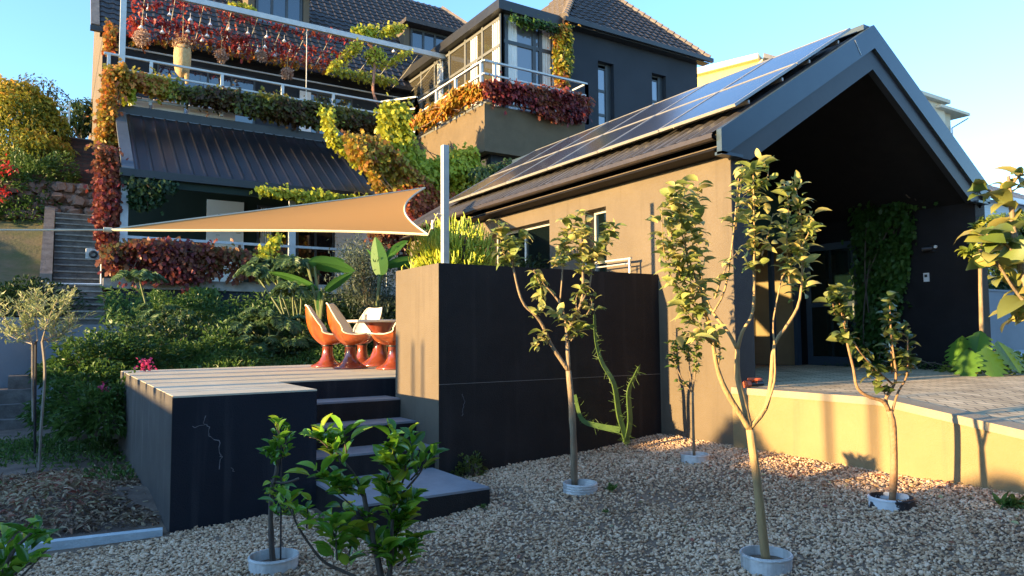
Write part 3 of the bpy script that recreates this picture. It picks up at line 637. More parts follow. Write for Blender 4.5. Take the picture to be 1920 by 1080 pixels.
# ================================================================== CHAIRS AND TABLE
def make_chair():
    r = empty('pedestal_chair', (0, 0, 0))
    m = MB(); m.lathe((0, 0, 0), [(.0, .012), (.25, .004), (.262, .012), (.25, .03), (.19, .055), (.13, .10), (.095, .16), (.082, .24), (.080, .30), (.084, .34)], 28); m.build('pedestal', M_WOODB, r, smooth=True)
    m = MB(); m.lathe((0, 0, 0), [(.088, .325), (.091, .33), (.091, .345), (.088, .35)], 24); m.build('collar', M_DARKMET, r, smooth=True)
    prof = [(.30, .49), (.20, .455), (.08, .435), (-.06, .44), (-.16, .49), (-.225, .60), (-.265, .72), (-.30, .84), (-.325, .925), (-.345, .965)]
    wid = [.20, .235, .25, .255, .26, .255, .24, .215, .185, .15]
    lift = [.035, .06, .08, .11, .15, .15, .11, .07, .045, .025]
    prof = smooth([(a, 0, b) for a, b in prof], 3); wid = np.interp(np.linspace(0, 9, len(prof)), range(10), wid); lift = np.interp(np.linspace(0, 9, len(prof)), range(10), lift)
    nT = 13; P = np.zeros((len(prof), nT, 3))
    for i, p in enumerate(prof):
        tn = prof[min(i+1, len(prof)-1)]-prof[max(i-1, 0)]; tn /= np.linalg.norm(tn); nn = np.array([-tn[2]*-1, 0, tn[0]*-1])
        nn = np.array([tn[2], 0, -tn[0]]);
        if nn[2] < 0 and i < 12: nn = -nn
        if i >= 12 and nn[0] < 0: nn = -nn
        for j in range(nT):
            t = -1+2*j/(nT-1); P[i, j] = p+np.array([0, wid[i]*t, 0])+nn*lift[i]*t*t
    m = MB(); m.grid(P); m.build('liner', M_CREAM, r, smooth=True)
    rim = [P[0, j] for j in range(nT)]+[P[i, -1] for i in range(1, len(prof))]+[P[-1, j] for j in range(nT-2, -1, -1)]+[P[i, 0] for i in range(len(prof)-2, 0, -1)]
    rim = np.array(rim)
    m = MB(); m.tube(list(rim)+[rim[0]], .011, 6); m.build('rim_piping', M_CREAM, r, smooth=True)
    rings = []
    K = 9
    c0 = np.array([0, 0, .345]); an = np.arctan2(rim[:, 1], rim[:, 0]+.02)
    foot = np.stack([.088*np.cos(an), .088*np.sin(an), np.full(len(rim), .345)], 1)
    for k in range(K+1):
        t = k/K; ctrl = foot*1.0+(rim-foot)*np.array([.80, .92, .0])+np.array([0, 0, 1])*(.02+.30*np.clip(rim[:, 2:3]-.5, 0, 1))
        q = (1-t)**2*rim+2*t*(1-t)*ctrl+t*t*foot
        q[:, 0] -= .035*math.sin(math.pi*t)*np.clip((rim[:, 2]-.5)/.4, 0, 1)
        rings.append(np.concatenate([q, q[:1]]))
    m = MB(); m.grid(rings); m.build('shell', M_ROSEW, r, smooth=True)
    return r
ch = [(at(614, 688, 'Z', DK), 8, 'orange-backed pedestal chair at the left end of the table'),
      (at(657, 691, 'Z', DK), -2, 'orange-backed pedestal chair in front, second from the left'),
      (at(679, 683, 'Z', DK), -122, 'cream-lined pedestal chair facing out from behind the table'),
      (at(738, 692, 'Z', DK), 176, 'orange pedestal chair half hidden by the block wall')]
pc = make_chair()
VX = math.degrees(math.atan2(RGT[1], RGT[0]))
for i, (p, a, lb) in enumerate(ch):
    if i == 0: o = pc
    else:
        o = pc.copy(); COL.objects.link(o)
        for c in pc.children: d = c.copy(); COL.objects.link(d); d.parent = o
    o.location = tuple(p); o.rotation_euler = (0, 0, math.radians(a+VX)); o.scale = (1.0, 1.0, 1.0)
    tag(o, lb, 'chair', 'orange pedestal chairs around the deck table')
p = at(712, 686, 'Z', DK)
tb = empty('pedestal_table', p, 'round cream-topped table on a red-brown pedestal', 'table')
m = MB(); m.lathe(p, [(0, .015), (.33, .004), (.345, .015), (.32, .04), (.24, .075), (.16, .14), (.115, .24), (.10, .36), (.11, .46), (.15, .56), (.21, .64), (.26, .70)], 32); m.build('pedestal', M_WOODB, tb, smooth=True)
m = MB(); m.lathe(p, [(0, .70), (.56, .70), (.575, .708), (.575, .728), (.56, .738), (0, .738)], 40); m.build('table_top', M_CREAM, tb, smooth=False)
q = at(652, 672, 'Y', p[1]-.2); q = np.array([p[0]-.30, p[1]-.1, DK+.74])
tag(MB().lathe(q, [(0, 0), (.035, 0), (.04, .09), (.034, .09), (.03, .01)], 14).build('cup', M_CREAM, smooth=True), 'small cream cup on the round deck table', 'cup')

# ================================================================== MAIN HOUSE
HY0, HYR, HYW = 21.0, 24.6, 28.0        # verandah front, balcony rail, upper wall
hs = empty('main_house', (10, 28, 2), 'large charcoal house with steep tiled roofs behind the gardens', 'house')
HX0 = 1.15
HXR = 22.2
# lower storey
m = MB(); m.box(HX0, 11.2, HY0+.02, HY0+.3, -.5, 2.86); m.box(HX0, HX0+.3, HY0+.3, 40, -.5, 3.0); m.build('plinth_wall', M_NAVY, hs)
m = MB(); m.box(HX0-.12, 11.2, HY0-.06, 24.6, 2.86, 3.12); m.build('verandah_slab', M_CONC, hs)
m = MB(); m.box(HX0+.3, 11.2, 24.6, 24.9, 3.12, 8.6); m.build('verandah_wall', M_GREENW, hs)
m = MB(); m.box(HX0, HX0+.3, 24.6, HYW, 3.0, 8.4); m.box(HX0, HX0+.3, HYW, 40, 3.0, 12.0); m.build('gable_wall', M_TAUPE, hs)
m = MB(); m.box(HX0, HX0+.3, HYW-.005, HYW-.001, 8.4, 12.0); m.build('corner_face', M_NAVY, hs)
m = MB(); m.box(HX0+.3, 15.4, HYW, HYW+.3, 8.6, 12.1); m.build('upper_wall', M_NAVY, hs)
m = MB(); m.box(HX0, 11.2, HYR-.05, HYW, 8.45, 8.72); m.build('balcony_floor', M_DARKMET, hs)
# verandah roof: ribbed sheet
m = MB(); zr0, zr1 = 5.98, 8.42; y0r, y1r = HY0-.05, HYR-.12
xl = at(232, 322, 'Y', HY0)[0]; xr = at(708, 366, 'Y', HY0)[0]
xs = np.arange(xl+.22, xr, .0335); h = .022*np.clip(np.cos(2*math.pi*(xs-xl)/.335)*3-2, 0, 1)
m.grid([[(x, y0r, zr0+hh) for x, hh in zip(xs, h)], [(x, y1r, zr1+hh) for x, hh in zip(xs, h)]]); m.build('verandah_roof', M_SHEET, hs)
m = MB(); m.hexa([(xl-.05, y0r, zr0-.04), (xl+.24, y0r, zr0-.04), (xl+.24, y1r, zr1-.04), (xl-.05, y1r, zr1-.04)], [(xl-.05, y0r, zr0+.06), (xl+.24, y0r, zr0+.06), (xl+.24, y1r, zr1+.06), (xl-.05, y1r, zr1+.06)]); m.build('roof_flashing', mat('grey_flashing', (.10, .115, .13), (.13, .145, .16), rough=.4, metal=.2), hs)
m = MB(); m.box(xl-.1, xr+.05, y0r-.14, y0r-.002, zr0-.20, zr0+.0); m.build('gutter', M_DARKMET, hs)
m = MB(); m.box(xl-.05, xr, y0r+.02, y0r+.12, zr0-.40, zr0-.21); m.build('roof_beam', M_GREENW, hs)
m = MB(); m.box(xl, 11.2, y1r, y1r+.05, zr1-.12, zr1+.02); m.build('top_flashing', _m['grey_flashing'], hs)
for px in (232, 548):
    x = at(px, 430, 'Y', HY0+.1)[0]; m = MB(); m.box(x-.09, x+.09, HY0+.05, HY0+.2, 3.12, zr0-.4); m.build('verandah_post', M_STEEL, hs)
zt = at(235, 441, 'Y', HY0+.05)[2]
vr = MB(); xa, xb = at(235, 441, 'Y', HY0+.05)[0], at(742, 470, 'Y', HY0+.05)[0]
vr.box(xa, xb+.6, HY0+.06, HY0+.12, zt-.07, zt)
vro = vr.build('verandah_rail', M_STEEL, hs)
for x in np.arange(xa+1.5, xb, 1.45): q = MB(); q.box(x-.02, x+.02, HY0+.07, HY0+.11, 3.12, zt-.07); q.build('baluster', M_STEEL, vro)
# items on the verandah wall
Yw = 24.58
def wallrect(px0, py0, px1, Y=Yw):
    a = at(px0, py0, 'Y', Y); b = at(px1, py0, 'Y', Y); return a[0], b[0], a[2]
a0, a1, az = wallrect(388, 374, 457)
bd = empty('notice_board', ((a0+a1)/2, Yw-.05, 3.4), 'tall pale board with faint line drawings on the verandah wall', 'board')
m = MB(); m.box(a0, a1, Yw-.05, Yw-.003, 3.2, az); m.build('panel', mat('pale_board', (.80, .86, .82), (.85, .90, .87), rough=.7, scale=2), bd)
m = MB()
for (u, v, ln, hh) in ((.30, .16, .28, .02), (.42, .32, .16, .05), (.80, .20, .12, .02), (.8, .36, .12, .03), (.7, .24, .03, .10), (.15, .24, .18, .008), (.25, .40, .10, .02), (.6, .55, .3, .02), (.2, .66, .5, .015), (.3, .75, .3, .02)):
    x = a0+(a1-a0)*u; z = az-(az-3.2)*v; m.box(x, x+(a1-a0)*ln, Yw-.054, Yw-.05, z-hh, z)
m.build('faint_drawing', mat('faint_grey_ink', (.28, .33, .32), (.40, .46, .44), scale=25), bd)
def window(px0, py0, px1, py1, Y, n, name='window', par=None, mid=None, zb=None, curtain=None, frame=M_FRAME, t=.07, glass=None):
    a = at(px0, py0, 'Y', Y); b = at(px1, py1, 'Y', Y); c = at(px0, py1, 'Y', Y)
    x0, x1, z1 = a[0], b[0], a[2]; z0 = c[2] if zb is None else zb
    f = MB(); f.box(x0, x1, Y-.06, Y-.004, z1-t, z1); f.box(x0, x1, Y-.06, Y-.004, z0, z0+t)
    for k in range(n+1): xx = x0+(x1-x0-t)*k/n; f.box(xx, xx+t, Y-.06, Y-.004, z0+t, z1-t)
    if mid:
        for u in mid: z = z0+(z1-z0)*u; f.box(x0+t, x1-t, Y-.055, Y-.006, z-t/2, z+t/2)
    fo = f.build(name, frame, par or hs); q = MB(); q.box(x0+t, x1-t, Y-.03, Y-.01, z0+t, z1-t); q.build('pane', glass or M_GLASS, fo)
    if curtain:
        for u0, u1 in curtain:
            xs = np.linspace(x0+t+(x1-x0-2*t)*u0, x0+t+(x1-x0-2*t)*u1, 24); q = MB(); q.grid([[(x, Y-.034-.006*math.sin(i*1.6), z) for i, x in enumerate(xs)] for z in (z0+t, z1-t)]); q.build('curtain', M_CURTAIN, fo)
    return fo
M_BG = glassmat('dark_room_glass', (.004, .005, .006), rough=.05)
window(482, 385, 540, 470, Yw, 2, 'sliding_door', zb=3.2, curtain=[(.05, .55)], glass=M_BG)
window(556, 388, 626, 470, Yw, 2, 'sliding_door', zb=3.2, glass=M_BG)
x0_, x1_, z_ = wallrect(628, 385, 745); m = MB(); m.box(x0_, x1_, Yw-.04, Yw-.002, 3.12, z_); m.build('white_wall_panel', M_WHITE, hs)
# upper wall windows behind balcony
window(295, 112, 478, 175, HYW, 4, zb=8.75, curtain=None)
window(560, 168, 660, 200, HYW, 3, zb=8.75)
m = MB(); x0_, x1_, z_ = wallrect(562, 170, 583, HYW-.07); m.box(x0_, x1_, HYW-.10, HYW-.071, 8.75, z_); m.build('shutter', M_WHITE, hs)
# main tiled roof
def tiles(mb, A, B, C_, D, tw=.33, row=.36, n=6, amp=.035, lip=.045):
    """A,B eave corners; D,C_ top corners (A->D, B->C_)."""
    A, B, C_, D = [np.array(p, float) for p in (A, B, C_, D)]
    ex = B-A; W = np.linalg.norm(ex); ex /= W; up = (D-A)-ex*((D-A) @ ex); H = np.linalg.norm(up); up /= H; nn = np.cross(ex, up)
    if nn[2] < 0: nn = -nn
    dA = ((D-A) @ ex); dB = ((C_-A) @ ex)
    rows = int(H/row)
    for r in range(rows):
        v0, v1 = r*row, (r+1)*row
        def span(v): t = v/H; return dA*t, W+(dB-W)*t
        s0, e0 = span(v0); s1, e1 = span(v1)
        s = max(s0, s1) if dA > 0 else min(s0, s1); e = min(e0, e1) if dB < W else max(e0, e1)
        if e-s < tw: break
        k = int((e-s)/tw*n); us = np.linspace(s, e, k); ph = 2*math.pi*us/tw
        hgt = amp*(np.maximum(np.cos(ph), -.2))
        R0 = [A+ex*u+up*(v0-.02)+nn*(hh+lip*.0-.01) for u, hh in zip(us, hgt)]
        R1 = [A+ex*u+up*(v0-.02)+nn*(hh+lip) for u, hh in zip(us, hgt)]
        R2 = [A+ex*u+up*v1+nn*(hh*.9+.004) for u, hh in zip(us, hgt)]
        mb.grid([R0, R1, R2])
RS = math.radians(50)
EA = np.array([HX0-.35, HYW-.35, 12.18]); EB = np.array([19.0, HYW-.35, 12.18])
hn = 9.0
up_ = np.array([0, math.cos(RS), math.sin(RS)])
TA = EA+np.array([0, 0, 0])+up_*hn; q1 = onplane(878, 48, EA, (0, -math.tan(RS), 1)); q2 = onplane(808, 2, EA, (0, -math.tan(RS), 1))
dh = (q2-q1); tt = (TA[2]-q1[2])/dh[2]; TB = q1+dh*tt; EB2 = q1-dh*((q1[2]-EA[2])/dh[2])
rf = MB(); tiles(rf, EA, EB2, TB, TA); ro = rf.build('roof', M_TILE, hs)
m = MB(); m.bar(EB2, TB, .28, .18); m.build('hip_ridge', mat('weathered_ridge', (.16, .13, .11), (.24, .20, .17), rough=.9, bump=.3), ro)
m = MB(); m.poly([EB2, TB, TB+[0, 6, 0], EB2+[3, 6, 0]], (0, 0, -.1)); m.build('hip_slope', M_TILE, ro)
m = MB(); m.poly([EA+[.35, .3, -.1], TA+[.35, .3, -.1], TA+[.35, 2, -.1], EA+[.35, 10, -.1]], (.2, 0, 0)); m.build('gable_end', M_TAUPE, ro)
m = MB(); m.bar(EA+[.1, 0, .02], TA+[.1, 0, .02], .26, .16); m.build('verge', _m['weathered_ridge'], ro)
m = MB(); m.box(HX0-.4, 16.3, HYW-.5, HYW-.34, 12.0, 12.16); m.build('gutter', M_DARKMET, hs)
m = MB(); m.box(HX0-.1, 16.3, HYW-.34, HYW, 11.98, 12.06); m.build('soffit', M_NAVY, hs)
# dormers
for args in ((478, 566, -30, 44, 3, 4.0, 'a'), (768, 838, 52, 98, 3, 3.0, 'b')):
    px0, px1, pyt, pyb, n, dy, nm = args
    pl = onplane(px0, pyb, EA, (0, -math.tan(RS), 1)); Y = pl[1]-.05; x0, z0 = pl[0], pl[2]; x1 = at(px1, pyb, 'Y', Y)[0]; z1 = at(px0, pyt, 'Y', Y)[2]; t = .10
    b = MB(); b.box(x0-.28, x1+.28, Y+.06, Y+dy, z0-.2, z1+.02); dm = b.build('dormer', M_NAVY, hs)
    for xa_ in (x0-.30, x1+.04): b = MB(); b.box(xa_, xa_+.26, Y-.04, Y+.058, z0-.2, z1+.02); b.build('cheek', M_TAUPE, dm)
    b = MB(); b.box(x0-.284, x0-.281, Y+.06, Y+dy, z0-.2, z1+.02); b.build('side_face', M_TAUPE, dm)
    bo = MB(); bo.box(x0-.45, x1+.45, Y-.55, Y+dy, z1+.03, z1+.22); bo.build('dormer_roof', M_TILE, dm)
    f = MB(); f.box(x0, x1, Y-.06, Y+.04, z1-t, z1); f.box(x0, x1, Y-.06, Y+.04, z0, z0+t)
    for k in range(n+1): xx = x0+(x1-x0-t)*k/n; f.box(xx, xx+t, Y-.06, Y+.04, z0+t, z1-t)
    f.build('window_frame', M_FRAME, dm); q = MB(); q.box(x0+t, x1-t, Y-.02, Y+.0, z0+t, z1-t); q.build('pane', M_GLASS, dm)

# balcony railing (left run along the roof, gate, right run round the glass room)
zR = at(217, 103, 'Y', HYR)[2]
BX = at(907, 113, 'Z', zR); CX, CY = BX[0], BX[1]; CRX = at(1100, 157, 'Y', CY)[0]
def railing(a, b, posts, name='balcony_railing', zt=zR, drop=(0, .42, 1.28), ph=1.42, mt=M_STEEL, w_=.07):
    a = np.array([a[0], a[1], zt]); b = np.array([b[0], b[1], zt]); m = MB()
    for i, d in enumerate(drop): m.bar(a-[0, 0, d], b-[0, 0, d], w_*1.3 if i == 0 else w_*.8, w_*.8)
    o = m.build(name, mt, hs)
    for t in posts:
        q = a+(b-a)*t; c = MB(); c.box(q[0]-.045, q[0]+.045, q[1]-.045, q[1]+.045, zt-ph, zt-.03); c.build('post', mt, o)
    return o
xg = at(713, 192, 'Y', HYR)[0]
railing((HX0-.1, HYR), (xg, HYR), [.015, .145, .38, .60, .80, 1.0])
railing((xg, HYR), (xg+.9, HYR-1.2), [0, 1])
railing((xg+.9, HYR-1.2), (CX, HYR-.6), [0, 1], drop=(0, .42, .84, 1.25))
railing((CX, HYR-.6), (CX, CY), [0, .33, .62, .97])
railing((CX, CY), (CRX, CY), [.10, 1.0])
railing((CRX, CY), (CRX, CY+1.4), [0, 1])
m = MB(); m.box(CX+.02, CX+.30, CY, HYR+2.5, 7.35, 8.86); m.box(CX+.3, CRX-.1, CY, CY+.3, 7.35, 8.86); m.build('balcony_parapet', mat('ochre_taupe_plaster', (.105, .078, .046), (.13, .096, .058), rough=.9, scale=2, bump=.5, bscale=50), hs)
m = MB(); m.box(CX+.3, CRX-.1, CY+.3, HYW, 8.5, 8.7); m.build('balcony_slab', M_CONC, hs)
m = MB(); m.box(CX+.45, 22, CY+.35, CY+.65, .5, 7.4); m.box(CX+.45, CX+.75, CY+.65, HYW, .5, 7.4); m.build('lower_wall', M_NAVY, hs)
m = MB(); m.box(CX+.46, 22, CY+.36, HYW, 7.30, 7.35); m.build('lower_ceiling', M_NAVY, hs)
# glass room
GY = CY+1.2; ge = at(940, 17, 'Y', GY); GX = ge[0]; GZ = ge[2]; GXR = at(1062, 45, 'Y', GY)[0]
m = MB(); m.box(GX-.25, GXR+.1, GY-.25, HYW, GZ-.12, GZ+.22); m.build('glass_room_roof', M_DARKMET, hs)
zs = 8.72
fr = MB(); t = .11
n = 6; L_ = HYW-GY
for k in range(n+1): y = GY+(L_-t)*k/n; fr.box(GX, GX+.1, y, y+t, zs, GZ-.12)
for z in (zs, zs+1.05, GZ-1.25, GZ-.30): fr.box(GX+.005, GX+.095, GY+.01, HYW, z, z+.10)
fo = fr.build('glass_room_side', mat('sunlit_grey_frame', (.11, .115, .11), (.13, .135, .13), rough=.5), hs)  # paler than the front frames: sunlight put into the colour
q = MB(); q.box(GX+.04, GX+.06, GY+t, HYW, zs, GZ-.12); q.build('pane', glassmat('side_glass', (.05, .045, .03), rough=.06), fo)
q = MB()
for y0 in (GY+.15, GY+1.7, GY+4.4):
    ys = np.linspace(y0, y0+.5, 14); q.grid([[(GX+.035+.012*math.sin(i*1.8), y, z) for i, y in enumerate(ys)] for z in (zs+.1, GZ-.3)])
q.build('curtain', M_CURTAIN, fo)
fr = MB()
for px in (940, 948, 1000, 1012, 1062):
    x = at(px, 100, 'Y', GY)[0]; fr.box(x-.02, x+.11, GY, GY+.1, zs, GZ-.12)
for z in (zs, GZ-1.15, GZ-.25): fr.box(GX+.1, GXR, GY+.005, GY+.095, z, z+.13)
fr.box(at(1008, 100, 'Y', GY)[0], GXR, GY+.004, GY+.096, zs+1.15, zs+1.30)
fo = fr.build('glass_room_front', M_FRAME, hs)
q = MB(); q.box(GX+.1, GXR, GY+.05, GY+.06, zs, GZ-.12); q.build('pane', glassmat('front_glass', (.10, .11, .13), rough=.04), fo)
for a_, b_ in ((950, 971), (1014, 1034), (1036, 1046)):
    x0, x1 = at(a_, 100, 'Y', GY)[0], at(b_, 100, 'Y', GY)[0]; xs = np.linspace(x0, x1, 16); q = MB(); q.grid([[(x, GY+.035+.01*math.sin(i*1.8), z) for i, x in enumerate(xs)] for z in (zs+.1, GZ-.3)]); q.build('curtain', M_CURTAIN, fo)
# right wing
WX0, WX1 = GXR, at(1308, 165, 'Y', GY)[0]; WZ1 = at(1065, 45, 'Y', GY)[2]
W3 = [(1121, 113, 1153, 258), (1222, 136, 1250, 215)]
holes = []
m = MB()
xs_ = [WX0]
for (p0_, q0_, p1_, q1_) in W3:
    a = at(p0_, q0_, 'Y', GY); b = at(p1_, q1_, 'Y', GY); holes.append((a[0], b[0], a[2]-2.9, a[2]))
xx = sorted([WX0, WX1]+[h[0] for h in holes]+[h[1] for h in holes])
for a, b in zip(xx[:-1], xx[1:]):
    h = [k for k in holes if abs(k[0]-a) < 1e-5]
    if h: m.box(a, b, GY, GY+.35, 7.0, h[0][2]); m.box(a, b, GY, GY+.35, h[0][3], WZ1)
    else: m.box(a, b, GY, GY+.35, 7.0, WZ1)
m.box(WX0, WX0+.3, GY+.35, HYW+6, 7, WZ1); m.box(WX1-.3, WX1, GY+.35, HYW+6, 7, WZ1)
m.build('wing_wall', M_NAVY, hs)
for h in holes:
    f = MB(); t = .10; f.box(h[0], h[1]-.25, GY+.22, GY+.3, h[3]-t-.12, h[3]); f.box(h[1]-.25, h[1], GY+.2, GY+.32, h[2], h[3])
    for k in range(4): z = h[2]+(h[3]-h[2]-.12)*k/3; f.box(h[0], h[1]-.25, GY+.22, GY+.3, z-.05, z+.05)
    f.box(h[0], h[0]+t*.6, GY+.22, GY+.3, h[2], h[3])
    fo = f.build('window', M_FRAME, hs); q = MB(); q.box(h[0]+.05, h[1]-.25, GY+.25, GY+.27, h[2], h[3]-t); q.build('pane', glassmat('wing_glass', (.16, .19, .24), rough=.05), fo)
# wing roof (pyramid)
ov = .35; z0 = WZ1+.02; a = np.array([WX0-ov, GY-ov, z0]); b = np.array([WX1+ov, GY-ov, z0]); wd = b[0]-a[0]
slp = math.tan(math.radians(48)); apx = wd/2
ap = np.array([a[0]+apx, a[1]+apx, z0+apx*slp]); c = np.array([a[0], a[1]+wd, z0]); d = np.array([b[0], b[1]+wd, z0])
r_ = MB(); tiles(r_, a, b, ap, ap); wr = r_.build('wing_roof', M_TILE, hs)
r_ = MB(); tiles(r_, c, a, ap, ap); r_.build('side_slope', mat('sunlit_side_tile', (.09, .075, .065), (.14, .115, .095), rough=.75, scale=5, bump=.3), wr)  # same tiles as the front slope, sunlight painted in as a paler colour
m = MB(); m.add([b, d, ap, c], [(0, 1, 2), (1, 3, 2)]); m.build('back_slope', M_TILE, wr)
m = MB()
for s_, e_ in ((a, ap), (b, ap)):
    for k in range(22):
        p0_, p1_ = s_+(e_-s_)*k/22, s_+(e_-s_)*(k+1.12)/22; m.tube([p0_+[0, 0, .03], p1_+[0, 0, .03]], [.15, .11], 8)
m.build('hip_tiles', _m['weathered_ridge'], wr)
m = MB(); m.box(a[0]-.05, b[0]+.12, a[1]-.13, a[1]-.002, z0-.16, z0); m.box(a[0], b[0], a[1], GY, z0-.2, z0-.17); m.build('gutter', M_DARKMET, wr)

# outdoor stair parapet beside the verandah
ps = MB(); P = [(744, 250), (764, 280), (796, 306), (812, 330), (812, 420), (740, 420), (735, 372), (705, 270)]
ps.poly([at(x, y, 'Y', 20.2) for x, y in P], (0, .3, 0)); tag(ps.build('stair_parapet', mat('brown_plaster', (.10, .085, .08), (.14, .12, .11), rough=.9, bump=.4)), 'curved brown stair parapet under the bright creeper', 'wall')

# pergola: post, beam, cables
pg = empty('pergola', (HX0, HYR, 8.7), 'grey steel pergola post and beam with cables over the upper balcony', 'pergola')
b0 = at(300, -12, 'Y', HYR); b1 = at(837, 108, 'Y', HYR); zb = at(480, 28, 'Y', HYR)[2]
xp = at(229, 100, 'Y', HYR)[0]
m = MB(); m.box(xp-.08, xp+.08, HYR-.08, HYR+.08, 8.7, zb+.1); m.build('post', M_STEEL, pg)
m = MB(); m.box(xp, at(838, 108, 'Y', HYR)[0], HYR-.07, HYR+.07, zb-.08, zb+.10); m.build('beam', M_STEEL, pg)
m = MB(); m.box(at(705, 80, 'Y', HYR)[0], CX+3.2, HYR-.03, HYR+.03, zb-.03, zb+.03); m.build('beam_rod', M_STEEL, pg)
wires = []
for i in range(14):
    x = xp+.6+i*.86; a = np.array([x, HYR, zb]); b = np.array([x+.1, HYW-.4, 11.95]); wires.append((a, b))
    m = MB(); m.tube([a, (a+b)/2-[0, 0, .06], b], .012, 4); m.build('cable', M_GALV, pg)
xe = at(757, 167, 'Y', HYW-.6)[0]
m = MB(); m.tube([(xp, HYW-.62, 11.55), (xe, HYW-.62, 11.55)], .03, 6); m.build('eave_cable', M_STEEL, pg)
for px in (575,): x = at(px, 100, 'Y', HYR)[0]; m = MB(); m.tube([(x, HYR, 8.8), (x, HYR, zb)], .015, 5); m.build('drop_cable', M_GALV, pg)
YB = (HYR+HYW)/2
# glass bulb lights
M_SHELL = mat('white_capiz_shell', (.75, .73, .70), (.85, .82, .80), rough=.35)
shells = [(437, 82), (620, 128), (795, 172), (963, 212), (1122, 250), (1280, 285), (425, 175), (605, 225), (775, 270), (937, 305), (1108, 335), (380, 235), (558, 275), (895, 347), (1208, 415), (1360, 442), (1265, 378), (1425, 400)]
shells = sorted([(180+x/4.5, y/4.5) for x, y in shells]+[(500, 70), (483, 98), (515, 105), (533, 78), (545, 96), (738, 97)])
ORD = 'leftmost,second,third,fourth,fifth,sixth,seventh,eighth,ninth,tenth,eleventh,twelfth,thirteenth,fourteenth,fifteenth,sixteenth,seventeenth,eighteenth,nineteenth,twentieth,twenty-first,twenty-second,twenty-third,rightmost'.split(',')
sb = None
for i, (px, py) in enumerate(shells):
    p = at(px, py, 'Y', YB-.6+.5*(i % 3))
    if sb is None:
        q = MB(); q.lathe((0, 0, 0), [(.001, .10), (.02, .08), (.065, .02), (.075, -.01), (.04, -.03), (.001, -.02)], 10); q.tube([(0, 0, .09), (0, 0, .25)], .004, 4); sb = q.build('hanging_shell', M_SHELL, origin=(0, 0, 0)); o = sb
    else: o = sb.copy(); COL.objects.link(o)
    o.location = tuple(p); tag(o, 'white shell lantern under the pergola cables, '+ORD[i]+(' from the left' if 0 < i < 23 else ' of them all'), 'lantern', 'white shell lanterns under the pergola')
# hanging things
M_BURLAP = mat('burlap', (.36, .24, .11), (.50, .36, .18), rough=.95, scale=14, bump=.8, bscale=40)
p = at(342, 110, 'Y', HYR+.5)
hb = empty('hanging_basket', p, 'long woven burlap bag hanging from the pergola', 'hanging basket')
m = MB(); m.lathe(p, [(.001, -.62), (.10, -.60), (.21, -.45), (.26, -.2), (.27, .1), (.25, .35), (.20, .42), (.17, .40)], 20); m.build('bag', M_BURLAP, hb, smooth=True)
m = MB(); m.tube([p+[.12, -.1, -.45], p+[.14, -.1, -.85]], [.09, .05], 8); m.build('fringe', M_BURLAP, hb)
m = MB(); n = 260; leaves(m, p+[0, 0, .45]+RNG.normal(0, .12, (n, 3)), rdir(n, 1, .3), .16, .35, 'dia', .2); tag(m.build('dry_flowers', leafmat('dry_flowers', [(.35, .18, .10), (.5, .33, .18), (.25, .12, .08)]), hb, col=True), kind='stuff')
m = MB(); m.tube([p+[0, 0, .4], [p[0], p[1], zb]], .01, 4); m.build('string', M_BURLAP, hb)
for px, py, s_, lb in ((266, 70, .26, 'round dry flower bunch hanging nearest the pergola post'), (415, 103, .22, 'dry flower bunch hanging under the middle pergola cables'), (539, 137, .20, 'pink-grey dry flower bunch hanging low before the upper windows'), (492, 105, .15, 'small dry flower bunch hanging among the red creeper')):
    p = at(px, py, 'Y', YB-.5); m = MB(); n = 420; leaves(m, p+norm(RNG.normal(0, 1, (n, 3)))*s_*RNG.random((n, 1))**.4, rdir(n), .11, .5, 'dia', .2)
    r = empty('dry_flower_bunch', p, lb, 'flower bunch', 'dry flower bunches under the pergola'); m.build('flowers', leafmat('bunch_flowers', [(.30, .16, .12), (.48, .34, .26), (.55, .42, .36)]), r, col=True)
    m = MB(); m.tube([p+[0, 0, s_*.6], p+[0, 0, s_+.5]], .008, 4); m.build('string', M_BURLAP, r)
# balcony loungers / white furniture glimpses
for px0, px1, lb in ((243, 280, 'white cushion nearest the pergola post behind the rail'), (285, 345, 'white cushion behind the middle of the left rail'), (352, 440, 'long white cushion behind the rail creeper')):
    a = at(px0, 178, 'Y', HYR+.5); b = at(px1, 178, 'Y', HYR+.5); m = MB(); m.box(a[0], b[0], HYR+.3, HYR+1.0, 8.8, 9.15)
    tag(m.build('cushion', M_WHITE, bevel=.05), lb, 'cushion', 'white cushions on the balcony')

# ---- creepers on the house
def strand(label, pts, Y, n, w, m, size=.12, name='creeper_strand', group='creepers on the main house'):
    pts = np.array(pts, float); q, _ = interp(np.c_[pts, np.zeros(len(pts))], RNG.random(n)); q = q[:, :2]
    cl = .5+.5*np.sin(q[:, 0]*.11+w)*np.sin(q[:, 0]*.045+2); k = RNG.random(n) < .25+.9*cl; q = q[k]; n = len(q); q[:, 1] += RNG.normal(0, w, n)*(.5+cl[k])
    P = np.array([at(a, b, 'Y', Y) for a, b in q]); P[:, 1] += RNG.normal(0, .12, n); mb = MB()
    leaves(mb, P, rdir(n, .7, -.4), size*(.6+.8*RNG.random(n)), .8, 'star', .4, .5*noise2(P, 2)+.5*RNG.random(n)); r = empty(name, P.mean(0), label, 'creeper', group); mb.build('foliage', m, r, col=True)
    sm = MB(); sm.tube(smooth([at(a, b, 'Y', Y) for a, b in pts]), .012, 4); sm.build('stem', M_BARKD, r)
strand('topmost strand of red creeper running just under the pergola beam', [(245, 8), (340, 6), (470, 36), (590, 62), (700, 78)], HYR+.6, 560, 5, L_RED)
strand('second strand of red creeper across the pergola cables', [(240, 38), (300, 40), (380, 55), (480, 78), (560, 92), (650, 104)], HYR+1.4, 950, 5, L_RED)
